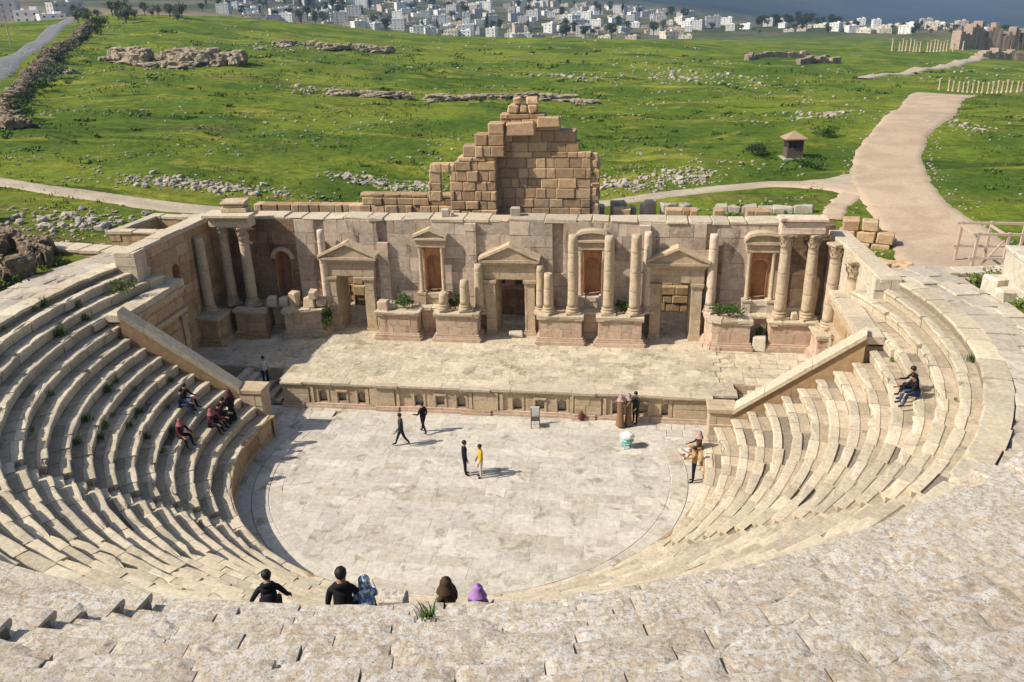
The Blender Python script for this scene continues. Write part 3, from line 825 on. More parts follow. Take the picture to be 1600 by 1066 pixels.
# ------------------------------------------------------------------ the stage wall
YW = 13.35
def fW(u, d, z): return (u, YW - d, z)
sw = thing('stage_wall', 'tall two toned ashlar stage wall with three pedimented doorways and framed niches', 'stage wall')
DX = [-9.55, .1, 9.62]
NX = [-4.55, 4.85, 14.2]
holes = [(x - 1.05, x + 1.05, SZ - .1, 5.0) for x in DX] + [(x - .55, x + .55, 4.0, 6.85) for x in NX] + [(-14.35, -13.35, 3.2, 6.35)]
mb = MB()
slots = [(x - .30, x + .30, z, 8.0) for x, z in ((-11.35, 7.0), (-7.5, 7.0), (2.85, 5.6), (11.45, 7.1))]
ashlar(mb, fW, -12.9, 15.3, SZ - .05, 8.2, 0, 1.3, holes=holes + slots, core_holes=holes, ch=.010, course=(.6, .85), length=(1.0, 2.4), rel=.008, core=1)
mb.build('wall', [M['wall'], M['wall']], sw)
mb = MB(); ashlar(mb, fW, -18.0, -12.9, SZ - .05, 8.2, 0, 1.3, holes=holes, ch=.010, course=(.6, .85), length=(1.0, 2.0), rel=.008, core=0); mb.build('wall', M['darkwall'], sw)  # browner end bay, wing wall shade partly put into its colour
mb = MB(); ashlar(mb, fW, 15.3, 18.0, SZ - .05, 8.2, 0, 1.3, ch=.010, course=(.6, .85), length=(1.0, 2.0), rel=.008, core=0); mb.build('wall', M['darkwall'], sw)  # corner bay, shade of its columns put into the stone colour
mb = MB(); u = -17.5                                      # the worn ledge along its top
while u < 16.2:
    v = u + R.uniform(.8, 2.2)
    rough_box(mb, ((u + v) / 2, YW + .68 + R.uniform(-.05, .05), 8.25), (v - u - .015, 1.42 + R.uniform(-.22, .10), .19 + R.uniform(-.08, .07)), R.uniform(-.012, .012), .045, .045)
    u = v
mb.build('ledge', M['capstone'], sw)
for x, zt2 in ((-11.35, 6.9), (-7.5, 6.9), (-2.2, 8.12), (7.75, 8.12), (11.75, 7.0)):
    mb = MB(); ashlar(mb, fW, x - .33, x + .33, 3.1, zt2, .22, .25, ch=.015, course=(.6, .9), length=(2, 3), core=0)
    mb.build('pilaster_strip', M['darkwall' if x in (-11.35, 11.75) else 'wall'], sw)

def pediment(mb, c, w, z, h, d0, d1, seg=False, mi=0):
    """triangular or segmental gable with raking cornice"""
    n = 10
    out = [(-w / 2 + w * i / n, (h * (1 - abs(2 * i / n - 1)) if not seg else h * math.sqrt(max(0, 1 - (2 * i / n - 1) ** 2)) ** .9)) for i in range(n + 1)]
    vs = []
    for (u, q) in out: vs += [fW(c + u, d1, z + q), fW(c + u, d0, z + q), fW(c + u, d1 - .02, z + q + .15), fW(c + u, d0, z + q + .15)]
    fs = []
    for i in range(n):
        for (a, b) in ((0, 2), (2, 3), (1, 0)): fs.append((i * 4 + a, (i + 1) * 4 + a, (i + 1) * 4 + b, i * 4 + b))
    fs += [(0, 1, 3, 2), (n * 4, n * 4 + 2, n * 4 + 3, n * 4 + 1)]
    mb.add(vs, fs, mi)
    tv = [fW(c + u * .97, d1 - .16, z + q * .97 + .01) for (u, q) in out] + [fW(c + w / 2 * .97, d1 - .16, z), fW(c - w / 2 * .97, d1 - .16, z)]
    mb.add(tv, [tuple(range(len(tv)))], mi)

for x in DX:
    d = thing('doorway', None, None); d.parent = sw
    for k in ('label', 'category'):
        if k in d: del d[k]
    for q in (-1, 1):                                     # square pilasters set forward with caps and bases
        mb = MB(); c = x + q * 1.16
        ashlar(mb, fW, c - .29, c + .29, SZ + .3, 4.62, .62, .6, ch=.012, course=(.7, 1.1), length=(2, 3), core=0)
        ashlar(mb, lambda u, dd, z: (c + q * (.29 + dd) * -1, YW - .62 + u, z), 0.0, .6, SZ + .3, 4.62, 0.002, .1, ch=.012, course=(.7, 1.1), length=(2, 3))
        box(mb, c - .36, c + .36, .0, .70, SZ, SZ + .18, 0, fW, .01); box(mb, c - .33, c + .33, .0, .66, SZ + .18, SZ + .31, 0, fW, .01)
        box(mb, c - .32, c + .32, .0, .66, 4.62, 4.74, 0, fW, .006); box(mb, c - .37, c + .37, .0, .72, 4.74, 4.90, 0, fW, .006)
        box(mb, x + q * 1.05 - .28, x + q * 1.05 + .28, -1.25, .0, SZ, 5.0, 0, fW)
        mb.build('pilaster', M['trim'], d)
    mb = MB()
    box(mb, x - 1.25, x + 1.25, -1.2, -.02, 5.0, 5.25, 0, fW)
    ashlar(mb, fW, x - 1.52, x + 1.52, 4.91, 5.72, .56, .5, ch=.012, course=(.4, .42), length=(.9, 1.4), rel=.006, core=0)
    for (w, dd, z0, z1) in ((1.56, .62, 5.73, 5.82), (1.62, .70, 5.82, 5.98), (1.75, .82, 5.98, 6.12)):
        box(mb, x - w, x + w, .0, dd, z0 + .002, z1, 0, fW, .01)
    mb.build('entablature', M['trim'], d)
    mb = MB(); pediment(mb, x, 3.55, 6.12, .80, 0, .86); mb.build('pediment', M['trim'], d)

for i, x in enumerate(NX):
    d = thing('wall_niche', None, None); d.parent = sw
    for k in ('label', 'category'):
        if k in d: del d[k]
    mb = MB()
    niche_panel(mb, fW, x - .56, x + .56, 3.95, 6.9, arch_hole(x, .84, 4.0, 6.15, 12), .35, -.12, 0, 0, True)
    for q in (-1, 1): box(mb, x + q * .55 - .05, x + q * .55 + .05, -.3, -.01, 3.95, 6.9, 0, fW)
    mb.build('recess', M['niche'], d)
    for q in (-1, 1):
        mb = MB()
        lathe(mb, [(.15, 0), (.17, .04), (.14, .08), (.125, .14), (.12, 1.4), (.105, 2.35), (.12, 2.42), (.155, 2.62), (.165, 2.7), (.165, 2.76)], 14, (x + q * .66, YW - .30, 3.98), jit=.006, seed=x)
        mb.build('colonnette', M['trim'], d, smooth=True)
    mb = MB()
    for q in (-1, 1):
        box(mb, x + q * .66 - .22, x + q * .66 + .22, .0, .55, 3.15, 3.85, 0, fW, .012); box(mb, x + q * .66 - .26, x + q * .66 + .26, .0, .6, 3.85, 3.975, 0, fW, .01)
    box(mb, x - .44, x + .44, .0, .40, 3.12, 3.62, 0, fW, .01); box(mb, x - .43, x + .43, .0, .44, 3.63, 3.9, 0, fW, .01)
    mb.build('pedestal', M['white' if i else 'trim'], d)
    mb = MB()
    for (w, dd, z0, z1) in ((.88, .48, 6.75, 6.98), (.90, .52, 6.985, 7.2), (.98, .62, 7.205, 7.34)): box(mb, x - w, x + w, .0, dd, z0, z1, 0, fW, .01)
    pediment(mb, x, 2.0, 7.34, .42, 0, .64, seg=i != 0)
    mb.build('entablature', M['trim'], d)
d = thing('arched_niche', None, None); d.parent = sw
for k in ('label', 'category'):
    if k in d: del d[k]
mb = MB(); niche_panel(mb, fW, -14.4, -13.3, 3.1, 6.4, arch_hole(-13.85, .95, 3.2, 6.25, 12), .9, -.02, 0, 1, True); mb.build('recess', [M['ochre'], M['niche']], d)
mb = MB()
for k in range(9):
    t0, t1 = PI * k / 9, PI * (k + 1) / 9; c = (-13.85, 5.775)
    vs = []
    for dd in (.08, -.02):
        for (r, t) in ((.49, t0 + .01), (.49, t1 - .01), (.74, t1 - .01), (.74, t0 + .01)): vs.append(fW(c[0] + r * math.cos(t), dd, c[1] + r * math.sin(t)))
    mb.add(vs, [(0, 1, 2, 3), (0, 4, 5, 1), (1, 5, 6, 2), (2, 6, 7, 3), (3, 7, 4, 0)])
mb.build('arch_ring', M['trim'], d)

# podiums in front of the wall, with moulded base and cornice, joined by recessed bays
def podium(pts, name='podium', mat='pink', top=3.2, dies=True):
    """pts: plan polyline of the front face, left to right"""
    o = thing(name, None, None); o.parent = sw
    for k in ('label', 'category'):
        if k in o: del o[k]
    fm, cm = MB(), MB()
    for (a, b) in zip(pts[:-1], pts[1:]):
        a, b = Vector(a), Vector(b); L = (b - a).length; d = (b - a) / L; n = Vector((d.y, -d.x))
        def f(u, q, z): p = a + d * u + n * q; return (p.x, p.y, z)
        ashlar(fm, f, 0, L, SZ + .42, top - .24, 0, .5, ch=.015, course=(.4, .6), length=(.5, 1.0), rel=.012, core=0)
        for (q, z0, z1) in ((.24, SZ, SZ + .2), (.17, SZ + .2, SZ + .31), (.09, SZ + .31, SZ + .42)): box(fm, -q * .7, L + q * .7, -.4, q, z0 - .002, z1, 0, f, .012)
        u = -.1
        while u < L + .1:
            v = min(u + R.uniform(.6, 1.3), L + .12); box(cm, u + .005, v - .005, -.6, .14 + R.uniform(-.04, .02), top - .13, top + R.uniform(-.03, .03), 0, f, .02)
            box(cm, u + .003, v - .003, -.4, .07, top - .235, top - .135, 0, f, .01); u = v
    ys = [p[1] for p in pts]; x0, x1 = pts[0][0], pts[-1][0]
    box(fm, min(x0, x1) + .1, max(x0, x1) - .1, max(ys) - .0, YW - .02, SZ, top - .12)
    fm.build('base', M[mat], o); cm.build('cornice', M['capstone'], o)
    return o
BK = 12.75
for (a, b) in ((-7.65, -5.25), (-4.15, -1.7), (1.9, 4.35), (5.28, 7.75), (14.75, 17.2)):
    podium([(a, BK), (a, 11.55), (b, 11.55), (b, BK)])
podium([(11.3, BK), (11.38, 12.0), (11.62, 11.62), (12.0, 11.52), (13.7, 11.52), (13.7, BK)])
for (a, b) in ((-5.2, -4.2), (4.4, 5.22), (13.76, 14.7)):
    podium([(a, 12.45), (b, 12.45)], 'podium_bay', 'pink')
podium([(-16.3, 11.1), (-15.3, 11.0), (-14.5, 11.15)], 'podium', 'ochre', 3.25)
podium([(-14.4, 12.2), (-13.4, 12.3)], 'podium_bay', 'ochre', 3.25)
podium([(-13.3, 12.2), (-13.3, 11.25), (-11.2, 11.75), (-11.05, BK)], 'podium', 'pink', 3.2)
podium([(-18.2, 9.7), (-16.8, 9.75), (-16.7, 11.2)], 'podium', 'ochre', 3.2)
podium([(16.9, 11.3), (16.95, 9.9), (18.2, 9.8)], 'podium', 'pink', 3.1)

# ------------------------------------------------------------------ columns: base, shaft, capital
def column(x, y, z, h, r, label, cap=True, mat='column', plinth=True, group=None):
    o = thing('column', label, 'column', (x, y, z), R.uniform(0, 1), group)
    sd = R.uniform(0, 99)
    bh = .0
    if plinth:
        mb = MB(); box(mb, -r * 1.42, r * 1.42, -r * 1.42, r * 1.42, 0, .14, 0, None, .012)
        lathe(mb, [(r * 1.36, .14), (r * 1.42, .19), (r * 1.36, .25), (r * 1.16, .28), (r * 1.14, .31), (r * 1.26, .34), (r * 1.28, .38), (r * 1.2, .42), (r * 1.06, .44)], 22, (0, 0, 0), jit=.01, seed=sd)
        mb.build('base', M[mat], o, smooth=False); bh = .43
    ch = r * 2.3 if cap else 0
    mb = MB(); n = max(3, int((h - bh - ch) / .22)); prof = []
    H = h - bh - ch
    for i in range(n + 1):
        t = i / n; rr = r * (1.03 - .13 * t ** 1.6)
        if i == 0: rr *= 1.05
        prof.append((rr, bh + H * t))
        if i % 5 == 4 and i < n - 1: zq = bh + H * t; prof += [(rr, zq + .05), (rr - .011, zq + .064), (rr - .011, zq + .076), (rr, zq + .09)]
    if not cap:
        prof[-1] = (prof[-1][0] * .93, prof[-1][1]); prof.append((prof[-1][0] * .7, bh + H + R.uniform(-.02, .05)))
    else: prof += [(prof[-1][0] * 1.07, bh + H + .002), (prof[-1][0] * 1.07, bh + H + .05)]
    lathe(mb, prof, 24, (0, 0, 0), jit=.022 * (r / .3), seed=sd)
    # joints between drums
    mb.build('shaft', M[mat], o, smooth=True)
    if cap:
        mb = MB(); z0 = bh + H + .05; ch -= .05
        lathe(mb, [(r * .92, z0), (r * .95, z0 + ch * .4), (r * 1.05, z0 + ch * .7), (r * 1.3, z0 + ch * .84)], 20)
        for ring_, (zz, rr, hh) in enumerate(((0.0, .98, .40), (.26, 1.02, .42))):
            for k in range(8):
                a = 2 * PI * (k + .5 * ring_) / 8; ca, sa = math.cos(a), math.sin(a)
                vs = []
                for (q, w, zq) in ((rr, .30, 0), (rr + .10, .34, .45), (rr + .26, .28, .85), (rr + .40, .16, .98), (rr + .36, .10, .86)):
                    for e in (-1, 1): vs.append(((q * ca - e * w * sa) * r, (q * sa + e * w * ca) * r, z0 + ch * (zz + hh * zq)))
                mb.add(vs, [(2 * i, 2 * i + 1, 2 * i + 3, 2 * i + 2) for i in range(4)])
        for k in range(4):
            a = PI / 4 + PI / 2 * k; ca, sa = math.cos(a), math.sin(a)
            mb.add([((1.05 * ca - .1 * sa) * r, (1.05 * sa + .1 * ca) * r, z0 + ch * .55), ((1.05 * ca + .1 * sa) * r, (1.05 * sa - .1 * ca) * r, z0 + ch * .55), ((1.7 * ca + .14 * sa) * r, (1.7 * sa - .14 * ca) * r, z0 + ch * .86), ((1.7 * ca - .14 * sa) * r, (1.7 * sa + .14 * ca) * r, z0 + ch * .86), (1.3 * ca * r, 1.3 * sa * r, z0 + ch * .86)], [(0, 1, 2, 3), (0, 3, 4), (1, 4, 2)])
        vs = []                                   # abacus with hollow sides
        for zq in (.86, 1.0):
            for k in range(4):
                a = PI / 4 + PI / 2 * k; vs.append((1.75 * r * math.cos(a), 1.75 * r * math.sin(a), z0 + ch * zq))
                b = a + PI / 4; vs.append((1.12 * r * math.cos(b), 1.12 * r * math.sin(b), z0 + ch * zq))
        mb.add(vs, [tuple(range(7, -1, -1)), tuple(range(8, 16))] + [(i, (i + 1) % 8, 8 + (i + 1) % 8, 8 + i) for i in range(8)])
        mb.build('capital', M['trim'], o)
    return o
PZ = 3.2
column(3.82, 12.1, PZ, 4.62, .30, 'tall plain column just before the middle framed niche, nearer the central doorway', cap=False)
column(5.83, 12.1, PZ, 4.58, .30, 'tall plain column between the middle framed niche and the two-column pedestal end', cap=False)
column(7.3, 12.1, PZ, 4.7, .31, 'tall plain column standing nearest the doorway at the sunlit end', cap=False)
column(-3.72, 12.0, PZ, 1.12, .27, 'shortest broken column stump below the small framed niche', cap=False)
column(-2.45, 12.0, PZ, 1.86, .28, 'broken half column stump just beside the central doorway on its shaded side', cap=False)
column(2.43, 12.0, PZ, 2.4, .27, 'broken column stump on the sunlit side of the central doorway', cap=False)
column(-1.72, 12.65, 2.9, 2.95, .26, 'short column hugging the central doorway on its shaded side, under the gable', cap=False)
column(1.9, 12.72, 2.9, 2.95, .26, 'short column hugging the central doorway on its sunlit side, under the gable', cap=False)
column(15.28, 12.2, PZ, 4.85, .31, 'tall column with leafy capital beside the framed niche, under the end beam')
column(16.7, 12.15, PZ, 4.82, .30, 'tall column with leafy capital under the far end of the end beam, sunlit corner')
column(17.62, 11.0, 3.1, 4.75, .31, 'tall column with leafy capital standing free before the broken white wing wall')
column(-15.55, 12.1, PZ, 4.85, .31, 'tall column under the beam end nearest the dark arched niche')
column(-16.85, 12.2, PZ, 4.85, .29, 'slim tall column in deep shade in the corner beneath the beam')
column(-17.55, 10.6, PZ, 4.55, .30, 'tall column on the square pedestal against the brown wing wall', cap=False)
column(11.55, 12.9, 3.2, 4.55, .27, 'tall dark column close against the wall beside the doorway at the sunlit end', cap=False, mat='wall')
column(7.95, 12.85, 3.1, 4.75, .24, 'slim engaged column behind the tall plain one at the sunlit doorway', cap=False, mat='wall')
column(-11.1, 12.85, 3.1, 4.6, .24, 'slim column behind the doorway at the shaded end', cap=False, mat='wall')
column(18.05, 8.6, 5.75, 1.95, .38, 'stubby column piece with leafy capital set against the white wing wall', plinth=False)

def beam(name, label, boxes, mat='trim'):
    o = thing(name, label, 'entablature'); 
    for i, (nm_, c, s) in enumerate(boxes):
        mb = MB(); rough_box(mb, c, s, 0, .03, .015); mb.build(nm_, M[mat], o)
beam('entablature', 'carved beam with a projecting grey top resting on the corner columns in shade', [('architrave', (-16.2, 12.25, 8.22), (2.5, .9, .34)), ('frieze', (-16.2, 12.25, 8.53), (2.45, .86, .28)), ('cornice', (-16.2, 12.15, 8.76), (2.95, 1.35, .18))], 'capstone')
beam('entablature', 'dark straight beam over the two tall columns at the sunlit corner', [('architrave', (16.0, 12.3, 8.22), (2.3, .85, .32)), ('frieze', (16.0, 12.3, 8.55), (2.25, .8, .36)), ('cornice', (16.0, 12.25, 8.84), (2.5, 1.0, .16))], 'wall')
mb = MB()
for (z, s) in ((8.98, (1.5, 1.0, .3)), (9.22, (1.2, .9, .22)), (9.42, (1.45, 1.05, .2))): rough_box(mb, (-16.0, 12.6, z), s, .1, .04, .04)
tag(mb.build('stacked_blocks', M['trim']), 'pale carved blocks stacked on top of the shaded corner beam', 'stone blocks')
mb = MB(); rough_box(mb, (.35, YW + .7, 8.62), (.55, .5, .5), .1, .03, .02); tag(mb.build('stone_block', M['rubble']), 'single pale block standing on the middle of the wall ledge', 'stone block')
mb = MB(); rough_box(mb, (-3.75, YW + .5, 8.58), (.42, .42, .42), .2, .03, .02); rough_box(mb, (-3.4, YW + .5, 8.5), (.25, .3, .3), .5, .03, .03); tag(mb.build('floodlight_block', M['white']), 'small white block on the ledge above the small framed niche', 'stone block')

# wing walls at both ends of the stage
def wing(s, label, top, mat, facing):
    o = thing('wing_wall', label, 'wall')
    a, b = Vector((s * 18.25, 4.9)), Vector((s * 17.75, YW)); L = (b - a).length; d = (b - a) / L
    n = Vector((d.y, -d.x)) * (-1 if s > 0 else 1)
    def f(u, q, z): p = a + d * u + n * q; return (p.x, p.y, z)
    mb = MB()
    hol = [(3.3, 4.1, 5.4, 7.0)] if s < 0 else []
    ashlar(mb, f, 0, L, SZ - .1, top, 0, .8, holes=hol, ch=.018, course=(.5, .7), length=(.8, 1.8), core=0)
    if s < 0: niche_panel(mb, f, 3.25, 4.15, 5.3, 7.05, arch_hole(3.7, .7, 5.45, 6.8), .5, -.04, 0, 1, True)
    mb.build('wall_face', [M[mat], M['niche']], o)
    mb = MB(); u = -.05
    while u < L:
        v = min(u + R.uniform(1.0, 2.2), L); p = f((u + v) / 2, -.4, top + .1)
        rough_box(mb, p, (v - u - .02, .98, .26 + R.uniform(-.04, .04)), math.atan2(d.y, d.x), .03, .02); u = v
    mb.build('coping', M['capstone'], o)
    mb = MB(); ashlar(mb, lambda u, q, z: (u, 4.88 - q, z), min(s * 17.95, s * 19.1), max(s * 17.95, s * 19.1), 5.6, top + .2, 0, .5, ch=.02, core=0)
    box(mb, min(s * 17.98, s * 19.08), max(s * 17.98, s * 19.08), 4.94, 5.9, 5.6, top + .18); mb.build('end_face', M['capstone' if s < 0 else 'white'], o)
wing(-1, 'long brown wing wall with small arched niche running back from the shaded seats', 8.3, 'ochre', 1)
wing(1, 'broken whitish wing wall behind the free column at the sunlit end', 7.7, 'white', -1)
mb = MB(); rough_box(mb, (17.7, 8.3, 5.5), (1.0, 3.2, .35), 0, .04, .02); rough_box(mb, (18.0, 8.3, 3.4), (.6, 3.2, 3.9), 0, .04, .02)
tag(mb.build('stone_ledge', M['capstone']), 'stone ledge carrying the stubby column piece on the white wing wall', 'ledge')

# walled room and retaining walls outside the shaded wing
def wall_run(name, label, pts, z0, z1, th, mat, cap='capstone', cat='wall', top=None):
    o = thing(name, label, cat); fm, cm = MB(), MB()
    for (a, b) in zip(pts[:-1], pts[1:]):
        a, b = Vector(a), Vector(b); L = (b - a).length; d = (b - a) / L; n = Vector((d.y, -d.x))
        def f(u, q, z): p = a + d * u + n * q; return (p.x, p.y, z)
        ashlar(fm, f, 0, L, z0, z1, 0, th, ch=.02, course=(.38, .55), length=(.6, 1.3), core=0)
        ashlar(fm, lambda u, q, z: f(L - u, -th - q, z), 0, L, z0, z1, .01, .1, ch=.02, course=(.38, .55), length=(.6, 1.3))
        u = -.05
        while u < L:
            v = min(u + R.uniform(.7, 1.6), L + .05)
            rough_box(cm, f((u + v) / 2, -th / 2, z1 + .09), (v - u - .015, th + .12, .2 + R.uniform(-.03, .03)), math.atan2(d.y, d.x), .03, .02); u = v
    fm.build('wall_face', M[mat], o); cm.build('coping', M[cap], o)
wall_run('room_wall', 'low roofless square room of squared stone behind the shaded wing wall', [(-22.4, 9.7), (-18.8, 9.7), (-18.6, 13.6), (-22.0, 13.9), (-22.4, 9.75)], 6.0, 8.15, .5, 'ochre', cat='ruined room')
wall_run('retaining_wall', 'low straight retaining wall with flat top beyond the shaded seats', [(-29, 8.6), (-18.9, 7.4)], 6.0, 7.55, 1.1, 'ochre')
wall_run('retaining_wall', 'long low kerb wall between the gravel road and the ring walkway', [(19.3, 7.2), (28.5, 8.8)], 6.0, 7.2, .9, 'pave', 'pave')
mb = MB()
for i in range(8): rough_box(mb, (R.uniform(-22.5, -19.3), R.uniform(4.6, 6.6), 7.25 + R.uniform(0, .25)), (R.uniform(.6, 1.3), R.uniform(.4, .7), .35), R.uniform(-.2, .2), .04, .04)
tag(mb.build('broken_steps', M['pave']), 'broken flat step slabs below the low retaining wall by the shaded seats', 'stone slabs')
#RUIN#
# ------------------------------------------------------------------ the ruined rear wall
def profile(pts):
    def f(u):
        if u <= pts[0][0]: return pts[0][1]
        for (a, b) in zip(pts[:-1], pts[1:]):
            if a[0] <= u <= b[0]: return a[1] + (b[1] - a[1]) * (u - a[0]) / max(b[0] - a[0], 1e-6)
        return pts[-1][1]
    return f
ru = thing('ruined_wall', 'tall stepped ruin of rough orange blocks rising to a broken peak behind the stage wall', 'ruined wall')
def fR(Y): return lambda u, d, z: (u, Y - d, z)
tl = profile([(-3.45, 11.0), (-3.2, 11.3), (-2.7, 11.9), (-2.15, 12.5), (-1.45, 13.1), (-.55, 13.75), (-.4, 13.75)])
tr = profile([(-.5, 13.7), (1.35, 13.7), (1.45, 13.4), (2.2, 13.2), (2.3, 12.9), (3.2, 12.7), (3.3, 12.2), (3.8, 12.0), (3.9, 11.3), (4.6, 11.2)])
mb = MB()
KW = dict(ch=.055, course=(.46, .68), length=(.38, 1.1), rel=.085)
ashlar(mb, fR(16.55), -4.0, -1.15, SZ, 11.3, 0, 1.1, top=lambda u: 10.4 if u < -3.4 else tl(u), **KW)
ashlar(mb, fR(16.55), -3.5, -.6, 11.3, 13.8, 0, 1.1, top=tl, **KW)
mb.build('wall_face', M['ruin'], ru)
mb = MB()
ashlar(mb, fR(17.25), -1.6, 4.5, SZ, 11.5, 0, 1.0, ch=.045, course=(.54, .68), length=(.45, 1.3), rel=.03)
ashlar(mb, fR(17.25), -.9, 4.6, 11.5, 13.7, 0, 1.0, top=tr, ch=.05, course=(.54, .68), length=(.5, 1.3), rel=.04)
for z in range(12): rough_box(mb, (4.75 + R.uniform(-.1, .1), 17.8, 7.4 + z * .34), (.45, .9, .5), R.uniform(-.1, .1), .05, .05)
mb.build('wall_face', M['ruin'], ru)
mb = MB()
for (x, z, w, h) in ((-.1, 14.0, .62, .55), (.15, 14.45, .42, .4), (.55, 13.98, .5, .5), (1.05, 14.0, .55, .5), (1.0, 14.42, .7, .42)): rough_box(mb, (x, 17.6, z), (w, .8, h), R.uniform(-.1, .1), .09, .07)
rough_box(mb, (.35, 17.05, 12.9), (1.7, .7, .75), 0, .08, .06); rough_box(mb, (2.0, 17.2, 13.25), (1.3, .7, .6), .05, .05, .05)
mb.build('top_blocks', M['ruin'], ru)
mb = MB()
ashlar(mb, fR(16.6), -5.35, -4.55, 8.6, 10.5, 0, .8, **KW); ashlar(mb, fR(16.6), -5.0, -4.0, 10.35, 10.9, .02, .8, **KW)
rough_box(mb, (-4.45, 16.95, 10.62), (1.5, .75, .5), 0, .05, .04)
mb.build('window_arch', M['ruin'], ru)
o = thing('rear_wall', 'long low wall of rough blocks two courses high along the back of the stage wall', 'ruined wall')
mb = MB()
hl = [(-8.3, -6.9, 0, 5), (8.6, 10.6, 3.9, 4.4)]
ashlar(mb, fR(17.9), -17.4, -4.0, SZ, 8.75, 0, .8, top=lambda u: (7.9 if u < -14 else (8.25 if u < -9.9 else 8.8)), **KW)
mb.build('wall_face', M['ruin'], o); mb = MB()
ashlar(mb, fR(17.9), 4.4, 15.5, SZ, 7.9, 0, .8, top=lambda u: 7.6 + .35 * noise.noise((u * .8, 0, 0)), **KW)
mb.build('wall_face', M['ruin'], o)
mb = MB()
ashlar(mb, fR(16.25), -2.0, 2.2, SZ, 3.4, 0, .5, **KW); rough_box(mb, (.1, 15.9, 3.45), (3.6, .5, .25), 0, .03, .02)
ashlar(mb, fR(17.3), 8, 11.2, SZ, 3.2, 0, .5, **KW); ashlar(mb, fR(17.2), -11, -8, SZ, 2.8, 0, .5, **KW)
mb.build('inner_bench', M['ochre'], o)

# loose blocks, rubble and rocks
def rock_mesh(seed, sub=2, sq=.7, rough=.35, boxy=False):
    if boxy:
        mb = MB(); rough_box(mb, (0, 0, 0), (1.0, .7, .62), 0, .09, .07); return mb
    bm = bmesh.new(); bmesh.ops.create_icosphere(bm, subdivisions=sub, radius=.5)
    mb = MB()
    for v in bm.verts:
        p = v.co.copy(); n = p.normalized()
        q = 1 + rough * noise.noise((n.x * 1.6 + seed * 7, n.y * 1.6, n.z * 1.6)) + rough * .5 * noise.noise((n.x * 4, n.y * 4 + seed * 3, n.z * 4))
        n = Vector([math.copysign(abs(c) ** .7, c) for c in n])
        mb.v.append((n.x * .5 * q, n.y * .42 * q, n.z * .5 * sq * q))
    for f in bm.faces: mb.f.append(tuple(v.index for v in f.verts)); mb.m.append(0)
    bm.free(); return mb
ROCKS = [rock_mesh(i, 2, .75, .4, i % 3 == 2).mesh('rubble_rock_%s' % 'abcdefghi'[i], M['rubble']) for i in range(9)]
def put_rock(x, y, s, name, label, group, dz=-.1, cat='rock'):
    o = link(name, R.choice(ROCKS), None, (x, y, ground_z(x, y) + s * (.2 + dz)), R.uniform(0, 6.3))
    o.scale = (s * R.uniform(.8, 1.3), s * R.uniform(.8, 1.2), s * R.uniform(.7, 1.1)); o.rotation_euler = (R.uniform(-.3, .3), R.uniform(-.3, .3), R.uniform(0, 6.3))
    tag(o, label, cat, group); return o
CL = [  # centre, half size, rocks, size, what they lie beside
 (-24.4, 23.6, 6.5, 1.5, 70, .42, 'grey stone in the dense rubble spread above the footpath', 'rubble above the footpath'),
 (-27.5, 13.6, 5.0, 2.2, 40, .48, 'pale broken block in the weedy rubble below the footpath', 'rubble below the footpath'),
 (-14.5, 32.0, 3.5, 2.0, 20, .42, 'pale stone among the scattered blocks left of the orange ruin', 'blocks by the ruin on its shaded side'),
 (-10.3, 30.5, 2.5, 2.0, 16, .5, 'small pale stone close behind the low rear wall', 'stones behind the low rear wall'),
 (6.4, 30.4, 3.0, 1.5, 30, .45, 'whitish stone in the heap just beyond the orange ruin', 'stone heap beyond the ruin'),
 (10.8, 32.6, 2.6, 2.0, 30, .45, 'whitish stone in the heap beside the gravel path', 'stone heap by the gravel path'),
 (15.4, 128.4, 6, 9, 22, .8, 'pale rock in the patch of rocks high on the meadow', 'meadow rocks in the high patch'),
 (26, 124, 6, 8, 12, .75, 'pale rock scattered high on the meadow under the small excavation', 'meadow rocks under the excavation'),
 (-3.4, 121, 8, 5, 12, .75, 'pale rock on the meadow beyond the long rock ledge', 'meadow rocks beyond the ledge'),
 (-36.9, 82, 4, 4, 12, .7, 'pale rock at the end of the long rock ledge', 'rocks at the ledge end'),
 (28.2, 66.9, 4, 5, 14, .6, 'pale rock on the slope above the wooden hut', 'rocks above the hut'),
 (41, 57.4, 4, 5, 8, .6, 'small pale rock in the grass beyond the gravel road', 'rocks beyond the road'),
 (-70, 150, 12, 22, 16, 1.0, 'pale rock far up the meadow', 'far meadow rocks'),
]
for (cx, cy, hx, hy, n, s, lab, grp) in CL:
    for _ in range(n):
        put_rock(cx + R.gauss(0, .5) * hx, cy + R.gauss(0, .5) * hy, s * R.uniform(.5, 1.35), 'rubble_rock', lab, grp)
mb = MB()                                    # smaller stones strewn over the whole meadow: one mass
def strew(x, y, s):
    z = ground_z(x, y); p = R.choice(SRC); a = R.uniform(0, 6.3); ca, sa = math.cos(a), math.sin(a)
    mb.add([(x + s * (v[0] * ca - v[1] * sa), y + s * (v[0] * sa + v[1] * ca), z + s * (v[2] * .8 + .12)) for v in p.v], p.f)
SRC = [rock_mesh(20 + i, 1, .8, .5) for i in range(5)]
for (cx, cy, hx, hy, n, s, *_r) in CL:
    for _ in range(n * 7): strew(cx + R.gauss(0, .65) * hx, cy + R.gauss(0, .65) * hy, s * R.uniform(.2, .7))
for _ in range(5200):
    b = rad(R.uniform(-42, 27)); D = 48 * math.exp(R.uniform(0, 1.75)); x, y = CAM[0] + D * math.sin(b), CAM[1] + D * math.cos(b)
    if y > 20 and road_mask(x, y) > .9 and noise.noise((x * .05, y * .05, 40)) + .5 * noise.noise((x * .2, y * .2, 4)) > .12: strew(x, y, R.uniform(.08, .32) * (D / 60) ** .7)
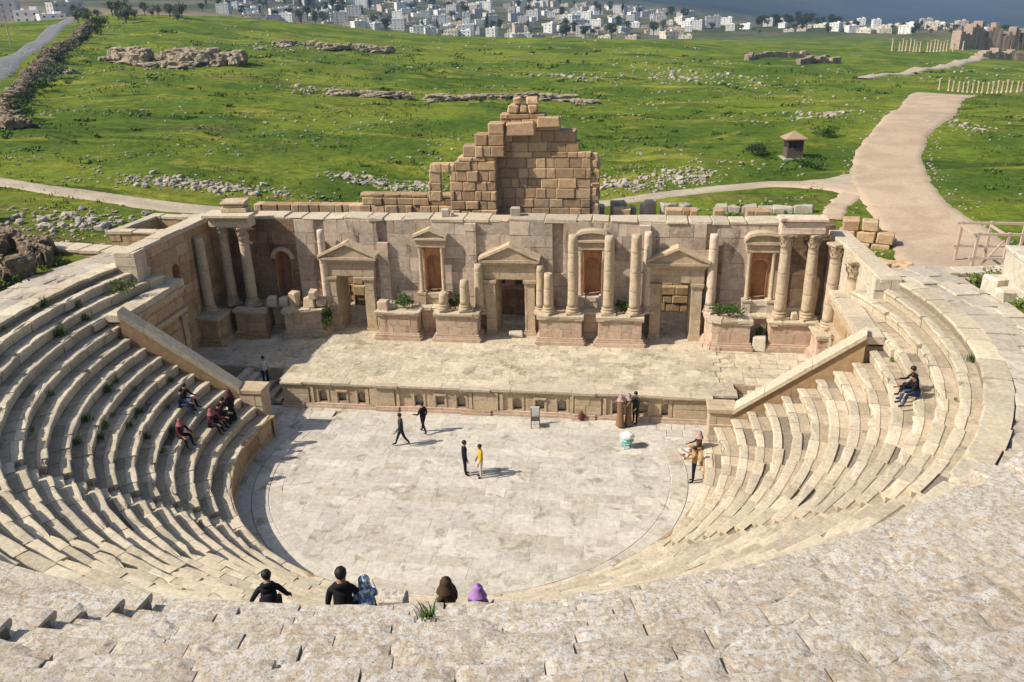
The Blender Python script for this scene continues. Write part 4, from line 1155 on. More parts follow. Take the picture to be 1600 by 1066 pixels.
for (a, b) in zip(ROADP[:-1], ROADP[1:]):
    L = math.hypot(b[0] - a[0], b[1] - a[1])
    for _ in range(int(L * 5)):
        t = R.random(); q = R.choice((-1, 1)) * R.gauss(3.1, .45); nx, ny = -(b[1] - a[1]) / L, (b[0] - a[0]) / L
        x, y = a[0] + (b[0] - a[0]) * t + nx * q, a[1] + (b[1] - a[1]) * t + ny * q
        if y > 12: strew(x, y, R.uniform(.06, .22))
tag(mb.build('strewn_stones', M['rubble']), 'small pale stones strewn over the green meadow', 'stones', kind='stuff')

BOULD = [rock_mesh(60 + i, 3, .8, .55) for i in range(7)]
def outcrop(name, label, pts, w, h, mat='rock', cat='rock outcrop', size=(.8, 1.7), dens=1.0):
    """a ledge of half buried boulders and slabs along a line, flat on top"""
    mb = MB()
    for (a, b) in zip(pts[:-1], pts[1:]):
        l = math.hypot(b[0] - a[0], b[1] - a[1]); tx, ty = (b[0] - a[0]) / l, (b[1] - a[1]) / l; nx, ny = ty, -tx
        n = max(2, int(l * w * dens / (size[1] ** 1.4) * 2.2))
        for k in range(n):
            t = R.random(); q = R.uniform(-.6, .5) * w; sz = R.uniform(*size)
            x, y = a[0] + (b[0] - a[0]) * t + nx * q, a[1] + (b[1] - a[1]) * t + ny * q
            z = ground_z(x, y); hh = h * (1.0 if q < .15 * w else R.uniform(.15, .7)) * R.uniform(.75, 1.05)
            p = R.choice(BOULD); rz = math.atan2(ty, tx) + R.uniform(-.5, .5); c_, s_ = math.cos(rz), math.sin(rz)
            sx, sy = sz * R.uniform(1.0, 1.7), sz * R.uniform(.8, 1.1)
            mb.add([(x + sx * v[0] * c_ - sy * v[1] * s_, y + sx * v[0] * s_ + sy * v[1] * c_, z - .2 + min(v[2] + .5, .93 + .05 * v[0]) * (hh + .2)) for v in p.v], p.f)
    return tag(mb.build(name, M[mat]), label, cat)
outcrop('rock_outcrop', 'big craggy brown outcrop high on the shaded side of the meadow', [(-83.5, 110), (-76, 106.5), (-68, 105.5), (-58.5, 106.5)], 4.2, 2.9, size=(1.4, 3.2))
outcrop('rock_outcrop', 'long thin rock ledge crossing the middle of the meadow above the ruin', [(-33.5, 76), (-27, 77), (-20, 80), (-12, 83.5), (-2, 87)], 1.6, .85, size=(.8, 2.2), dens=1.6)
outcrop('rock_outcrop', 'small pale ledge of rock near the long ledge end beyond the ruin peak', [(-1.5, 84), (1.5, 83)], 1.4, .8)
outcrop('rock_outcrop', 'brown ledge of stones far up the meadow beyond the craggy outcrop', [(-70, 152), (-60, 155), (-48, 160)], 3, 1.5, size=(1.2, 2.4))
outcrop('rock_outcrop', 'little grey outcrop beside the dry wall of the asphalt road', [(-86, 94), (-80, 92)], 1.8, .9)
outcrop('dry_wall', 'long tumbled brown wall with bushes running along the asphalt road', [(-50.5, 41), (-56, 45.5), (-62, 54), (-68, 64), (-75, 76), (-82.5, 88), (-94, 108), (-112, 143), (-128, 172), (-142, 200)], 2.0, 1.3, 'brownrock', 'ruined wall', size=(.5, 1.3), dens=2.0)
outcrop('ruin_mass', 'rough collapsed masonry mass at the outer edge of the shaded seats', [(-29.5, 8.2), (-25.2, 6.9), (-24.2, 5.2), (-24.3, 3.0), (-25.6, 0), (-27, -3)], 2.2, 1.25, 'brownrock', 'ruin', size=(.45, 1.0))
outcrop('boulder', 'dark brown boulder at the edge of the grass behind the collapsed masonry', [(-33.4, 11.4), (-32.4, 11.8)], 1.2, 1.7, 'brownrock', 'boulder')
for (x, y, w) in ((-22.9, .5, 1.0), (-24, -4.5, 1.4), (-23.6, -8.5, 1.2)): rough_box(MB(), (x, y, 8), (w, w, w))
# excavated square pit walls far on the sunlit side
def far_wall(name, label, pts, z1, th, mat, cat):
    mb = MB()
    for (a, b) in zip(pts[:-1], pts[1:]):
        a, b = Vector(a), Vector(b); L = (b - a).length; d = (b - a) / L; n = Vector((d.y, -d.x)); k = max(2, int(L / 1.3))
        for i in range(k):
            p = a + d * (L * (i + .5) / k); h = z1 * max(.25, .8 + .6 * noise.noise((p.x * .3, p.y * .3, 2)) + R.uniform(-.2, .2))
            rough_box(mb, (p.x, p.y, ground_z(p.x, p.y) + h / 2 - .3), (L / k * .98, th, h + .6), math.atan2(d.y, d.x), .08, .12)
    return tag(mb.build(name, M[mat]), label, cat)
far_wall('excavation_wall', 'low pinkish walls of a small excavation on the far meadow', [(34, 188), (38, 203), (54, 210), (58, 198), (46, 186)], 1.7, 1.2, 'farpink', 'ruin')
far_wall('far_ruin', 'large pinkish ruined temple block on the horizon at the sunlit edge', [(150, 390), (163, 398), (176, 400), (190, 405), (214, 410)], 10, 5, 'farpink', 'ruin')
far_wall('far_ruin', 'low pale ruin walls beside the far path at the picture edge', [(128, 300), (140, 305), (155, 306), (170, 310)], 3.0, 4, 'farpink', 'ruin')
far_wall('low_wall', 'row of pale squared blocks in the grass strip behind the rear wall', [(12.6, 23.4), (14.2, 23.0), (16.2, 22.7), (18.6, 22.3)], .55, .5, 'rubble', 'stone row')
mb = MB()
for i in range(9): rough_box(mb, (5.2 + i * .62 + R.uniform(-.2, .2), 19.3 + R.uniform(-.3, .3), ground_z(5.5, 19.5) + .65 + R.uniform(0, .5)), (R.uniform(.35, .7), .6, R.uniform(.8, 1.7)), R.uniform(0, 1), .07, .06)
tag(mb.build('broken_stones', M['rubble']), 'jagged upright broken stones beside the foot of the orange ruin', 'stones')
mb = MB()
for k, (n, z) in enumerate(((3, 6.6), (3, 7.2), (2, 7.8))):
    for i in range(n): rough_box(mb, (18.9 + i * .95 + k * .2, 15.2 - i * .3 + k * .1, z), (.9, .9, .6), -.25, .06, .05)
tag(mb.build('block_wall', M['ruin']), 'stepped stack of big squared blocks behind the sunlit wing wall', 'stone wall')
mb = MB()
for i in range(4): rough_box(mb, (19.4 + i * .3, 9.2 - .2 * i, 7.2 + R.uniform(0, .2)), (.6, .7, .45), R.uniform(0, 1), .06, .06)
tag(mb.build('fallen_blocks', M['ruin']), 'fallen pale blocks at the outer foot of the sunlit wing wall', 'stone blocks')
wall_run('plastered_wall', 'pale high wall at the picture edge beside the weedy strip', [(24.9, -3.5), (24.3, 1.0), (24.4, 5.8)], 6.2, 9.1, .8, 'white', 'white')
mb = MB(); rough_box(mb, (23.3, 5.3, 7.6), (1.1, .9, .8), .4, .1, .1); rough_box(mb, (23.2, 4.2, 7.5), (.9, .9, .7), .2, .1, .1)
tag(mb.build('stone_block', M['white']), 'two rounded whitish blocks among weeds at the foot of the pale high wall', 'stone blocks')
mb = MB(); rough_box(mb, (3.0, -21.45, 10.15), (.5, .34, .42), .1, .03, .02); tag(mb.build('stone_block', M['near']), 'small loose block on the near edge between the seated visitors', 'stone block')
for (x, y, z, s) in ((-15.6, 11.0, 3.4, .9), (-13.0, 11.9, 3.5, .6)): pass
def loose(label, spec, mat='trim'):
    mb = MB()
    for c, s in spec: rough_box(mb, c, s, R.uniform(-.4, .4), .05, .05)
    tag(mb.build('carved_blocks', M[mat]), label, 'stone blocks')
loose('tumbled pale carved blocks on the podium beside the shaded doorway', [((-11.9, 12.1, 3.5), (.7, .6, .6)), ((-11.6, 12.0, 4.0), (.55, .5, .5)), ((-11.3, 12.2, 3.5), (.6, .6, .5))], 'trim')
loose('two white squared blocks beneath the dark arched niche', [((-14.3, 12.1, 3.45), (.6, .5, .55)), ((-13.55, 12.15, 3.45), (.5, .5, .55))], 'white')
loose('upright pale block between the white blocks and the tumbled carved blocks', [((-12.85, 12.0, 3.65), (.55, .45, .95))], 'trim')
loose('rounded carved block at the end of the podium by the shaded doorway, sunlit side', [((-7.35, 12.0, 3.45), (.6, .6, .6)), ((-6.9, 12.2, 3.4), (.5, .4, .45))], 'pink')
loose('pale fragment standing in the opening under the sunlit framed niche', [((14.25, 11.6, SZ + .42), (.7, .5, .8))], 'white')
loose('grey broken fragments between the two tall columns under the dark beam', [((16.0, 12.5, 3.5), (1.0, .5, .55)), ((16.05, 12.1, 3.4), (.4, .4, .4))], 'capstone')
loose('flat slab lying on the sill of the central doorway', [((.45, 12.6, SZ + .16), (.8, .6, .2))], 'white')
loose('pair of blocks seen inside the central doorway', [((-.3, 15.8, 3.9), (.6, .5, .6)), ((.75, 15.8, 3.9), (.6, .5, .6))], 'ochre')

# wooden trestle frame at the picture edge on the sunlit side
t = thing('trestle_frame', 'pale wooden trestle frame of posts and rails at the end of the kerb wall', 'wooden frame')
def bar(mb, a, b, w):
    a, b = Vector(a), Vector(b); d = (b - a).normalized(); s = d.cross(Vector((0, 0, 1)));
    if s.length < .1: s = Vector((1, 0, 0))
    s.normalize(); q = d.cross(s); vs = []
    for p in (a, b):
        for (i, j) in ((-1, -1), (1, -1), (1, 1), (-1, 1)): vs.append(tuple(p + s * w * i / 2 + q * w * j / 2))
    mb.add(vs, [(0, 3, 2, 1), (4, 5, 6, 7)] + [(i, (i + 1) % 4, 4 + (i + 1) % 4, 4 + i) for i in range(4)])
for x in (23.6, 25.0, 26.6, 28.2):
    for y in (9.2, 11.4):
        mb = MB(); bar(mb, (x, y, 6.5), (x + .05, y, 9.0), .12); mb.build('post', M['wood'], t)
for y in (9.2, 11.4):
    for z in (7.7, 8.9):
        mb = MB(); bar(mb, (23.4, y, z), (28.4, y, z), .11); mb.build('rail', M['wood'], t)
for x in (23.6, 25.0, 26.6, 28.2):
    mb = MB(); bar(mb, (x, 9.2, 8.8), (x, 11.4, 8.8), .10); bar(mb, (x, 9.25, 6.7), (x + 1.3, 9.25, 8.6), .08); mb.build('brace', M['wood'], t)

# wooden hut
t = thing('wooden_hut', 'small square brown wooden hut with tan pyramid roof on the green slope', 'hut', (20.4, 41.2, ground_z(20.4, 40.8) - .05), .12); t.scale = (.62, .62, .72)
mb = MB(); box(mb, -1.5, 1.5, -1.4, 1.4, 0, .18); mb.build('base_slab', M['rubble'], t)
mb = MB(); box(mb, -1.05, 1.05, -1.0, 1.0, .18, 1.35)
for k in range(6): box(mb, -1.07, 1.07, -1.03, -1.0, .2 + k * .19, .2 + k * .19 + .17)
mb.build('wall', M['greywood'], t)
for (x, y) in ((-1, -.95), (1, -.95), (-1, .95), (1, .95)):
    mb = MB(); box(mb, x - .07, x + .07, y - .07, y + .07, .18, 2.35); mb.build('post', M['greywood'], t)
mb = MB(); box(mb, -1.0, 1.0, -.93, .93, 1.36, 2.3); mb.build('window_band', plain('dark_window', (.035, .03, .028), .5), t)
mb = MB()
for x in (-.34, .34): box(mb, x - .03, x + .03, -1.0, -.93, 1.36, 2.3)
mb.build('mullion', M['greywood'], t)
mb = MB(); mb.add([(-1.5, -1.45, 2.32), (1.5, -1.45, 2.32), (1.5, 1.45, 2.32), (-1.5, 1.45, 2.32), (-1.5, -1.45, 2.45), (1.5, -1.45, 2.45), (1.5, 1.45, 2.45), (-1.5, 1.45, 2.45), (0, 0, 3.25)], [(0, 3, 2, 1), (0, 1, 5, 4), (1, 2, 6, 5), (2, 3, 7, 6), (3, 0, 4, 7), (4, 5, 8), (5, 6, 8), (6, 7, 8), (7, 4, 8)])
mb.build('roof', plain('tan_roof', (.31, .215, .145), .9), t)

# ------------------------------------------------------------------ far colonnades and the pole
def colonnade(name, label, grp, a, b, n, h, r, miss=0.0):
    mb = MB(); lathe(mb, [(r * 1.5, 0), (r * 1.5, .3), (r, .5), (r * .9, h - .7), (r * 1.5, h - .1), (r * 1.5, h)], 8); me = mb.mesh(name, M['column'])
    for i in range(n):
        if R.random() < miss: continue
        t = (i + R.uniform(-.15, .15)) / (n - 1); x, y = a[0] + (b[0] - a[0]) * t, a[1] + (b[1] - a[1]) * t
        o = link(name, me, None, (x, y, ground_z(x, y) - .2)); o.scale = (1, 1, R.uniform(.75, 1.08)); tag(o, label, 'column', grp)
colonnade('plaza_column', 'short pale column in the curved plaza row beyond the end of the gravel road', 'plaza columns', (56, 116), (73, 116), 24, 2.1, .16, .1)
colonnade('street_column', 'tiny slim column in the far street row below the horizon', 'far street columns', (104, 320), (142, 356), 22, 4.6, .36, .2)
mb = MB(); lathe(mb, [(.12, 0), (.09, 7.5)], 8); tag(link('pole', mb.mesh('pole', M['wood']), None, (-117, 128.5, ground_z(-117, 128.5))), 'thin pale pole in the field beyond the asphalt road', 'pole')
#PEOPLE#
# ------------------------------------------------------------------ people
def cloth(name, c): return plain('cloth_' + name, c, .85, .15, 14, .15)
CL_ = {'skin': plain('skin', (.36, .20, .13), .6, .05), 'hair': plain('black_hair', (.012, .010, .009), .6), 'shoe': cloth('shoe', (.02, .018, .016)),
       'black': cloth('black', (.012, .012, .014)), 'dark': cloth('dark_green_grey', (.035, .04, .035)), 'jeans': cloth('jeans', (.035, .06, .12)), 'navy': cloth('navy', (.018, .022, .04)),
       'yellow': cloth('yellow', (.55, .36, .03)), 'pale': cloth('pale_grey', (.45, .44, .42)), 'tan': cloth('tan', (.36, .22, .10)), 'robe': cloth('brown_robe', (.21, .125, .07)),
       'maroon': cloth('maroon', (.085, .022, .028)), 'pink': cloth('pink_scarf', (.26, .10, .10)), 'lilac': cloth('lilac', (.34, .17, .42)), 'blue': cloth('blue_white', (.10, .20, .36)), 'brown': cloth('brown_fur', (.06, .035, .02)), 'white': cloth('white', (.62, .62, .64))}
def check_scarf():
    t = NT('red_check_scarf'); ck = t.n.new('ShaderNodeTexChecker'); ck.inputs['Scale'].default_value = 60; ck.inputs[1].default_value = (.42, .36, .34, 1); ck.inputs[2].default_value = (.30, .12, .12, 1); t.l.new(t.co, ck.inputs['Vector'])
    return t.done(ck.outputs[0], .85)
CL_['check'] = check_scarf()
def print_scarf():
    t = NT('blue_print_scarf'); return t.done(t.mix(t.ramp(t.noise(9, 3), .44, .56), (.07, .17, .34), (.55, .60, .62)), .85)
CL_['print'] = print_scarf()

def rotz(p, a): return (p[0] * math.cos(a) - p[1] * math.sin(a), p[0] * math.sin(a) + p[1] * math.cos(a), p[2])
def person(label, loc, face, pose='stand', top='black', legs='navy', hair=True, scarf=None, robe=None, arms=((.0, 0), (.0, 0)), lean=0.0, stride=0.0, s=1.0, turn=0.0, extra=None, group=None):
    """face: heading in degrees, 0 looks along +x. arms: (forward, outward) swing in degrees, each with an elbow bend"""
    o = thing('person', label, 'person', loc, rad(face - 90), group)
    J = {}; E = []; Rr = {}; K = {}
    def j(n, p, r): J[n] = Vector(p); Rr[n] = r
    hip = .94 if pose == 'stand' else .12
    ly = math.sin(rad(lean)); lz = math.cos(rad(lean))
    j('pelvis', (0, 0, hip), .135)
    j('belly', (0, .22 * ly, hip + .20 * lz), .128)
    j('chest', (0, .40 * ly + .01, hip + .38 * lz), .145)
    j('upper', (0, .50 * ly, hip + .49 * lz), .10)
    j('neck', (0, .57 * ly + .01, hip + .575 * lz), .058)
    hy = .64 * ly + .03
    j('chin', (0, hy, hip + .645 * lz), .075); j('skull', (0, hy + .0, hip + .735 * lz), .098)
    j('nose', (.0, hy + .115, hip + .685 * lz), .018)
    E += [('pelvis', 'belly', 'top'), ('belly', 'chest', 'top'), ('chest', 'upper', 'top'), ('upper', 'neck', 'skin'), ('neck', 'chin', 'skin'), ('chin', 'skull', 'skin'), ('chin', 'nose', 'skin')]
    for sd, sg in (('l', -1), ('r', 1)):
        st = stride * sg
        j('hip' + sd, (sg * .095, 0, hip - .03), .105); E.append(('pelvis', 'hip' + sd, 'legs'))
        if pose == 'stand':
            j('knee' + sd, (sg * .10, .42 * math.sin(rad(st)) + .015, hip - .03 - .42 * math.cos(rad(st))), .068)
            kb = st - (abs(stride) * .7 if st < 0 else 0)
            an = J['knee' + sd] + Vector((0, .42 * math.sin(rad(kb)), -.42 * math.cos(rad(kb)))); an.z = max(an.z, .07)
        else:
            sp = .06 if pose == 'sit' else .14
            j('knee' + sd, (sg * (.10 + sp), .43, hip + .03), .072)
            an = J['knee' + sd] + Vector((0, .10, -.44))
        j('ankle' + sd, an, .047); j('toe' + sd, (an.x + sg * .03, an.y + .17, an.z - .035), .038)
        E += [('hip' + sd, 'knee' + sd, 'legs'), ('knee' + sd, 'ankle' + sd, 'legs'), ('ankle' + sd, 'toe' + sd, 'shoe')]
        fw, ow, eb = (tuple(arms[0 if sg < 0 else 1]) + (12,))[:3]
        sh = J['upper'] + Vector((sg * .185, 0, -.035)); j('sh' + sd, sh, .068); E.append(('upper', 'sh' + sd, 'top'))
        d = Vector((sg * math.sin(rad(ow + 7)), math.sin(rad(fw)) * math.cos(rad(ow)), -math.cos(rad(fw)) * math.cos(rad(ow)))).normalized()
        el = sh + d * .29; j('el' + sd, el, .05)
        d2 = Vector((d.x * .4 - sg * .05, math.sin(rad(fw + eb)), -math.cos(rad(fw + eb)))).normalized()
        wr = el + d2 * .25; j('wr' + sd, wr, .032); pm = wr + d2 * .075; j('palm' + sd, pm, .034)
        E += [('sh' + sd, 'el' + sd, 'top'), ('el' + sd, 'wr' + sd, 'top'), ('wr' + sd, 'palm' + sd, 'skin')]
        side_ = Vector((0, 1, 0)) - d2 * d2.y
        side_ = side_.normalized() if side_.length > .05 else Vector((1, 0, 0)); nrm = d2.cross(side_)
        for k, (off, ln) in enumerate(((-.030, .062), (-.010, .074), (.011, .070), (.031, .056))):
            a_ = pm + side_ * off + d2 * .035; b_ = a_ + d2 * ln * .55 + nrm * .004 * sg; c_ = b_ + d2 * ln * .45 - nrm * .022 * sg
            j('f%d' % k + sd, a_, .011); j('g%d' % k + sd, b_, .0095); j('h%d' % k + sd, c_, .008)
            E += [('palm' + sd, 'f%d' % k + sd, 'skin'), ('f%d' % k + sd, 'g%d' % k + sd, 'skin'), ('g%d' % k + sd, 'h%d' % k + sd, 'skin')]
        a_ = wr + side_ * .038 + d2 * .02; b_ = a_ + side_ * .022 + d2 * .04
        j('t0' + sd, a_, .013); j('t1' + sd, b_, .010); E += [('wr' + sd, 't0' + sd, 'skin'), ('t0' + sd, 't1' + sd, 'skin')]
    names = list(J); ix = {n: i for i, n in enumerate(names)}
    me = bpy.data.meshes.new('body'); me.from_pydata([tuple(J[n]) for n in names], [(ix[a], ix[b]) for a, b, _ in E], [])
    tmp = bpy.data.objects.new('tmp_body', me); COL.objects.link(tmp)
    tmp.modifiers.new('Skin', 'SKIN'); sb = tmp.modifiers.new('Sub', 'SUBSURF'); sb.levels = 1; sb.render_levels = 1
    for i, n in enumerate(names):
        v = me.skin_vertices[0].data[i]; v.radius = (Rr[n] * (1.25 if n in ('pelvis', 'belly', 'chest') else 1), Rr[n]); v.use_root = n == 'pelvis'
    dg = bpy.context.evaluated_depsgraph_get(); bm_ = bpy.data.meshes.new_from_object(tmp.evaluated_get(dg)); bm_.name = 'body'
    bpy.data.objects.remove(tmp)
    bm_.materials.clear()
    keys = ['skin', 'top', 'legs', 'shoe']
    for m in (CL_['skin'], CL_[top], CL_[legs], CL_['shoe']): bm_.materials.append(m)
    seg = [(J[a], J[b] - J[a], keys.index(k), max(Rr[a], Rr[b])) for a, b, k in E]
    for p in bm_.polygons:
        c = p.center; best = None
        for a, d, k, r in seg:
            t = max(0, min(1, (c - a).dot(d) / max(d.length_squared, 1e-9))); q = (c - a - d * t).length - r * .6
            if best is None or q < best[0]: best = (q, k)
        p.material_index = best[1]; p.use_smooth = True
    ob = link('body', bm_, o); ob.scale = (1, 1, 1)
    sk = J['skull']
    if hair and not scarf:
        mb = MB(); n = 12
        for i in range(7):
            for k in range(n):
                a = 2 * PI * k / n; ph = PI * .56 * i / 6 if math.sin(a) > .3 else PI * .68 * i / 6
                r = .107 * (1 + .10 * noise.noise((k * .8, i * .9, loc[0] * 3))); mb.v.append((sk.x + r * .92 * math.sin(ph) * math.cos(a), sk.y - .012 + r * math.sin(ph) * math.sin(a), sk.z + .008 + r * 1.03 * math.cos(ph)))
        for i in range(6):
            for k in range(n): mb.f.append((i * n + k, i * n + (k + 1) % n, (i + 1) * n + (k + 1) % n, (i + 1) * n + k)); mb.m.append(0)
        mb.build('hair', CL_['hair'], o, True)
    if scarf:
        mb = MB(); n = 16; rows = 9; Ls = .5 if robe in ('print', 'lilac') or scarf == 'print' else .31
        for i in range(rows + 1):
            t = i / rows; zz = sk.z + .118 - t * Ls
            for k in range(n):
                a = 2 * PI * k / n; fr = math.sin(a)
                r = .02 + .10 * math.sqrt(max(0, 1 - (1 - min(1, t * Ls / .13)) ** 2)) + max(0, t - .45) ** 1.1 * .13 + .012 * noise.noise((k * .9, i * .8, loc[0]))
                if fr > .75 and .18 < t < .55: r *= .62
                mb.v.append((sk.x + r * math.cos(a) * (1 + .25 * max(0, t - .4)), sk.y - .015 + r * fr, zz))
        for i in range(rows):
            for k in range(n): mb.f.append((i * n + k, i * n + (k + 1) % n, (i + 1) * n + (k + 1) % n, (i + 1) * n + k)); mb.m.append(0)
        mb.f.append(tuple(range(n))); mb.m.append(0)
        mb.build('headscarf', CL_[scarf], o, True)
    if robe:
        mb = MB(); n = 18; z0, z1 = .10, hip + .42; rows = 8
        if pose != 'stand': z0, z1 = hip - .02, hip + .40
        for i in range(rows + 1):
            t = i / rows; zz = z1 + (z0 - z1) * t
            w = .168 - .03 * math.sin(t * PI) + .065 * t; dp = .135 - .02 * math.sin(t * PI) + .06 * t
            for k in range(n):
                a = 2 * PI * k / n; q = 1 + .06 * t * math.sin(a * 6 + loc[1])
                mb.v.append((w * q * math.cos(a), dp * q * math.sin(a) + .40 * ly * (1 - t), zz))
        for i in range(rows):
            for k in range(n): mb.f.append((i * n + k, i * n + (k + 1) % n, (i + 1) * n + (k + 1) % n, (i + 1) * n + k)); mb.m.append(0)
        mb.build('robe', CL_[robe], o, True)
    if extra == 'hood':
        mb = MB(); n = 14; c = J['neck'] + Vector((0, -.05, -.02))
        for i in range(7):
            a0 = 2 * PI * i / 7
            for k in range(n):
                a = 2 * PI * k / n; rr = .088 + .042 * math.cos(a0) + .012 * noise.noise((k, i, 3)); mb.v.append((c.x + rr * 1.15 * math.cos(a), c.y + rr * math.sin(a), c.z + .05 * math.sin(a0) - .04 * math.sin(a)))
        for i in range(7):
            for k in range(n): mb.f.append((i * n + k, i * n + (k + 1) % n, ((i + 1) % 7) * n + (k + 1) % n, ((i + 1) % 7) * n + k)); mb.m.append(0)
        mb.build('collar', CL_[top], o, True)
    if s != 1.0: o.scale = (s, s, s)
    return o
person('person in dark green jacket and dark trousers striding across the orchestra', (-3.72, 1.6, 0), 200, top='dark', legs='navy', arms=((18, 4, 25), (-18, 4, 20)), stride=20)
person('person in black clothes walking with bent arms, nearest the stage front', (-2.96, 2.95, 0), 150, top='black', legs='black', arms=((20, 8, 60), (-12, 6, 40)), stride=15, s=.97)
person('person all in black standing facing the one in yellow', (-.16, -.73, 0), 20, top='black', legs='black', arms=((4, 3, 12), (4, 3, 12)))
person('person in a yellow top and pale trousers standing in the orchestra', (.60, -.84, 0), 200, top='yellow', legs='pale', robe=None, arms=((8, 8, 15), (8, 8, 15)), s=.95)
person('person in tan robe and red checked headscarf, frontmost of three at the stage front', (6.72, 4.5, 0), 60, top='robe', legs='robe', robe='robe', scarf='check', arms=((35, 5, 60), (30, 5, 60)), s=1.0)
person('person in brown robe and checked headscarf half hidden behind the tan robed one', (7.12, 4.72, 0), 200, top='robe', legs='robe', robe='robe', scarf='check', arms=((50, 5, 60), (45, 5, 60)))
person('person in dark green top right beside the two in checked headscarves', (7.47, 5.0, 0), 230, top='dark', legs='black', arms=((15, 8, 50), (10, 5, 20)))
person('person in tan jacket and dark trousers standing at the sunlit orchestra edge', (10.02, -.35, 0), 170, top='tan', legs='black', arms=((60, 6, 60), (55, 8, 60)), s=1.02)
person('person in brown clothes and pink scarf seated on the podium edge holding a drum', (10.28, .75, 1.02), 190, 'sit', top='brown', legs='tan', scarf='check', arms=((30, 4, 40), (30, 4, 40)))
person('person in a white shirt climbing the shaded steps beside the stage', (-12.5, 6.15, .70), 110, top='pale', legs='navy', arms=((5, 5, 15), (5, 5, 15)), stride=10)
def on_low(k, ang, inset=.14): r = R0 + DEP * k + inset; return (r * math.cos(rad(ang)), r * math.sin(rad(ang)), Z0 + RISE * k)
def inward(ang): return ang + 180
person('person in blue jeans with a printed bag seated on the shaded rows', (*on_low(4, -174.5)[:2], on_low(4, 0)[2]), 15, 'sit', top='navy', legs='jeans', arms=((35, 6, 45), (35, 6, 45)), lean=16)
person('person in black seated just behind the one in blue jeans', (*on_low(4, -176.8)[:2], on_low(4, 0)[2]), 0, 'sit', top='black', legs='black', arms=((30, 6, 40), (30, 6, 40)), lean=10)
person('person in maroon with pink headscarf among friends on the shaded seats', (*on_low(2, -174.0)[:2], on_low(2, 0)[2]), 5, 'sit', top='maroon', legs='black', scarf='pink', arms=((30, 6, 40), (30, 6, 40)), lean=14)
person('person in maroon leaning far forward among friends on the shaded seats', (*on_low(2, -177.0)[:2], on_low(2, 0)[2]), 10, 'sit', top='maroon', legs='black', arms=((35, 6, 40), (30, 6, 50)), lean=24)
person('person in navy seated between the maroon friends and the standing one', (*on_low(2, -179.8)[:2], on_low(2, 0)[2]), -5, 'sit', top='navy', legs='black', arms=((35, 6, 40), (30, 6, 50)), lean=18)
person('person in black dress and dark red headscarf standing on the lowest shaded rows', (*on_low(1, -181.2, .35)[:2], on_low(1, 0)[2]), 150, top='maroon', legs='black', scarf='maroon', robe='black', arms=((8, 4, 15), (8, 4, 15)), s=.93)
person('person with pink scarf and black trousers sitting alone on the shaded rows', (*on_low(3, -165.5)[:2], on_low(3, 0)[2]), -20, 'sit', top='maroon', legs='black', scarf='pink', arms=((30, 6, 40), (30, 6, 40)), lean=12)
person('person in black jacket and blue jeans sitting high on the sunlit rows, knees forward', (*on_low(11, -14.0)[:2], on_low(11, 0)[2]), 185, 'sit', top='black', legs='jeans', arms=((35, 6, 45), (35, 6, 45)), lean=22)
person('person in black jacket close beside the one in jeans on the sunlit rows', (*on_low(11, -12.2)[:2], on_low(11, 0)[2]), 175, 'sit', top='black', legs='navy', arms=((35, 6, 45), (35, 6, 45)), lean=18)
def on_up(x, r=21.40): y = -math.sqrt(r * r - x * x); return (x, y, UZ - .31)
person('person in black jacket hunched with both elbows out, seated on the near edge', on_up(.66), 114, 'sit', top='black', legs='black', arms=((8, 26, 40), (8, 26, 40)), lean=24, s=.93, extra='hood')
person('person in black leather jacket leaning towards the blue scarf, seated on the near edge', on_up(2.02), 100, 'sit', top='black', legs='navy', arms=((5, 8, 15), (25, 8, 50)), lean=4, s=1.12, extra='hood')
person('person wrapped in blue and white patterned scarf, seated on the near edge', on_up(2.46), 118, 'sit', top='print', legs='jeans', scarf='print', arms=((35, 2, 60), (35, 2, 60)), lean=20, s=.88)
person('person in brown fur hood turned sideways, seated on the near edge', on_up(3.92, 21.45), 140, 'sit', top='brown', legs='black', scarf='brown', arms=((12, 2, 70), (12, 2, 70)), lean=6, s=.9)
person('small child in a lilac hooded coat, seated on the near edge', on_up(4.42, 21.5), 85, 'sit', top='lilac', legs='lilac', scarf='lilac', arms=((15, 6, 60), (15, 6, 60)), lean=6, s=.74)
# things they carry or left around
mb = MB(); lathe(mb, [(.17, 0), (.19, .05), (.19, .2), (.17, .25)], 16, (0, 0, 0)); o = mb.build('drum', CL_['white']); o.location = (9.72, .62, .92); o.rotation_euler = (0, 1.3, .3); tag(o, 'small round white drum held by the seated musician', 'drum')
mb = MB(); rough_box(mb, (*[c for c in on_low(4, -174.5)[:2]], on_low(4, 0)[2] + .40), (.32, .12, .36), .3, .04, .02); mb2 = MB()
o = on_low(4, -174.5); mb = MB(); rough_box(mb, (o[0] + .42, o[1] + .1, o[2] + .30), (.22, .34, .12), .2, .03, .02); tag(mb.build('bag', CL_['print']), 'white printed bag on the lap of the seated person in blue jeans', 'bag')
t = thing('chair', 'pale backed chair with dark legs alone before the stage front', 'chair', (2.5, 4.15, 0), rad(8))
mb = MB(); rough_box(mb, (0, 0, .45), (.46, .44, .05), 0, .015, 0); mb.build('seat', M['steel'], t)
mb = MB(); rough_box(mb, (0, .23, .78), (.46, .04, .46), 0, .012, 0); mb.build('backrest', M['paleplastic'], t)
for (x, y, zt_) in ((-.21, -.19, .44), (.21, -.19, .44), (-.21, .22, .95), (.21, .22, .95)):
    mb = MB(); bar(mb, (x, y, 0), (x, y, zt_), .035); mb.build('leg', M['steel'], t)
t = thing('covered_stool', 'small stool draped with white and turquoise cloth on the orchestra floor', 'stool', (7.1, 2.5, 0), rad(20))
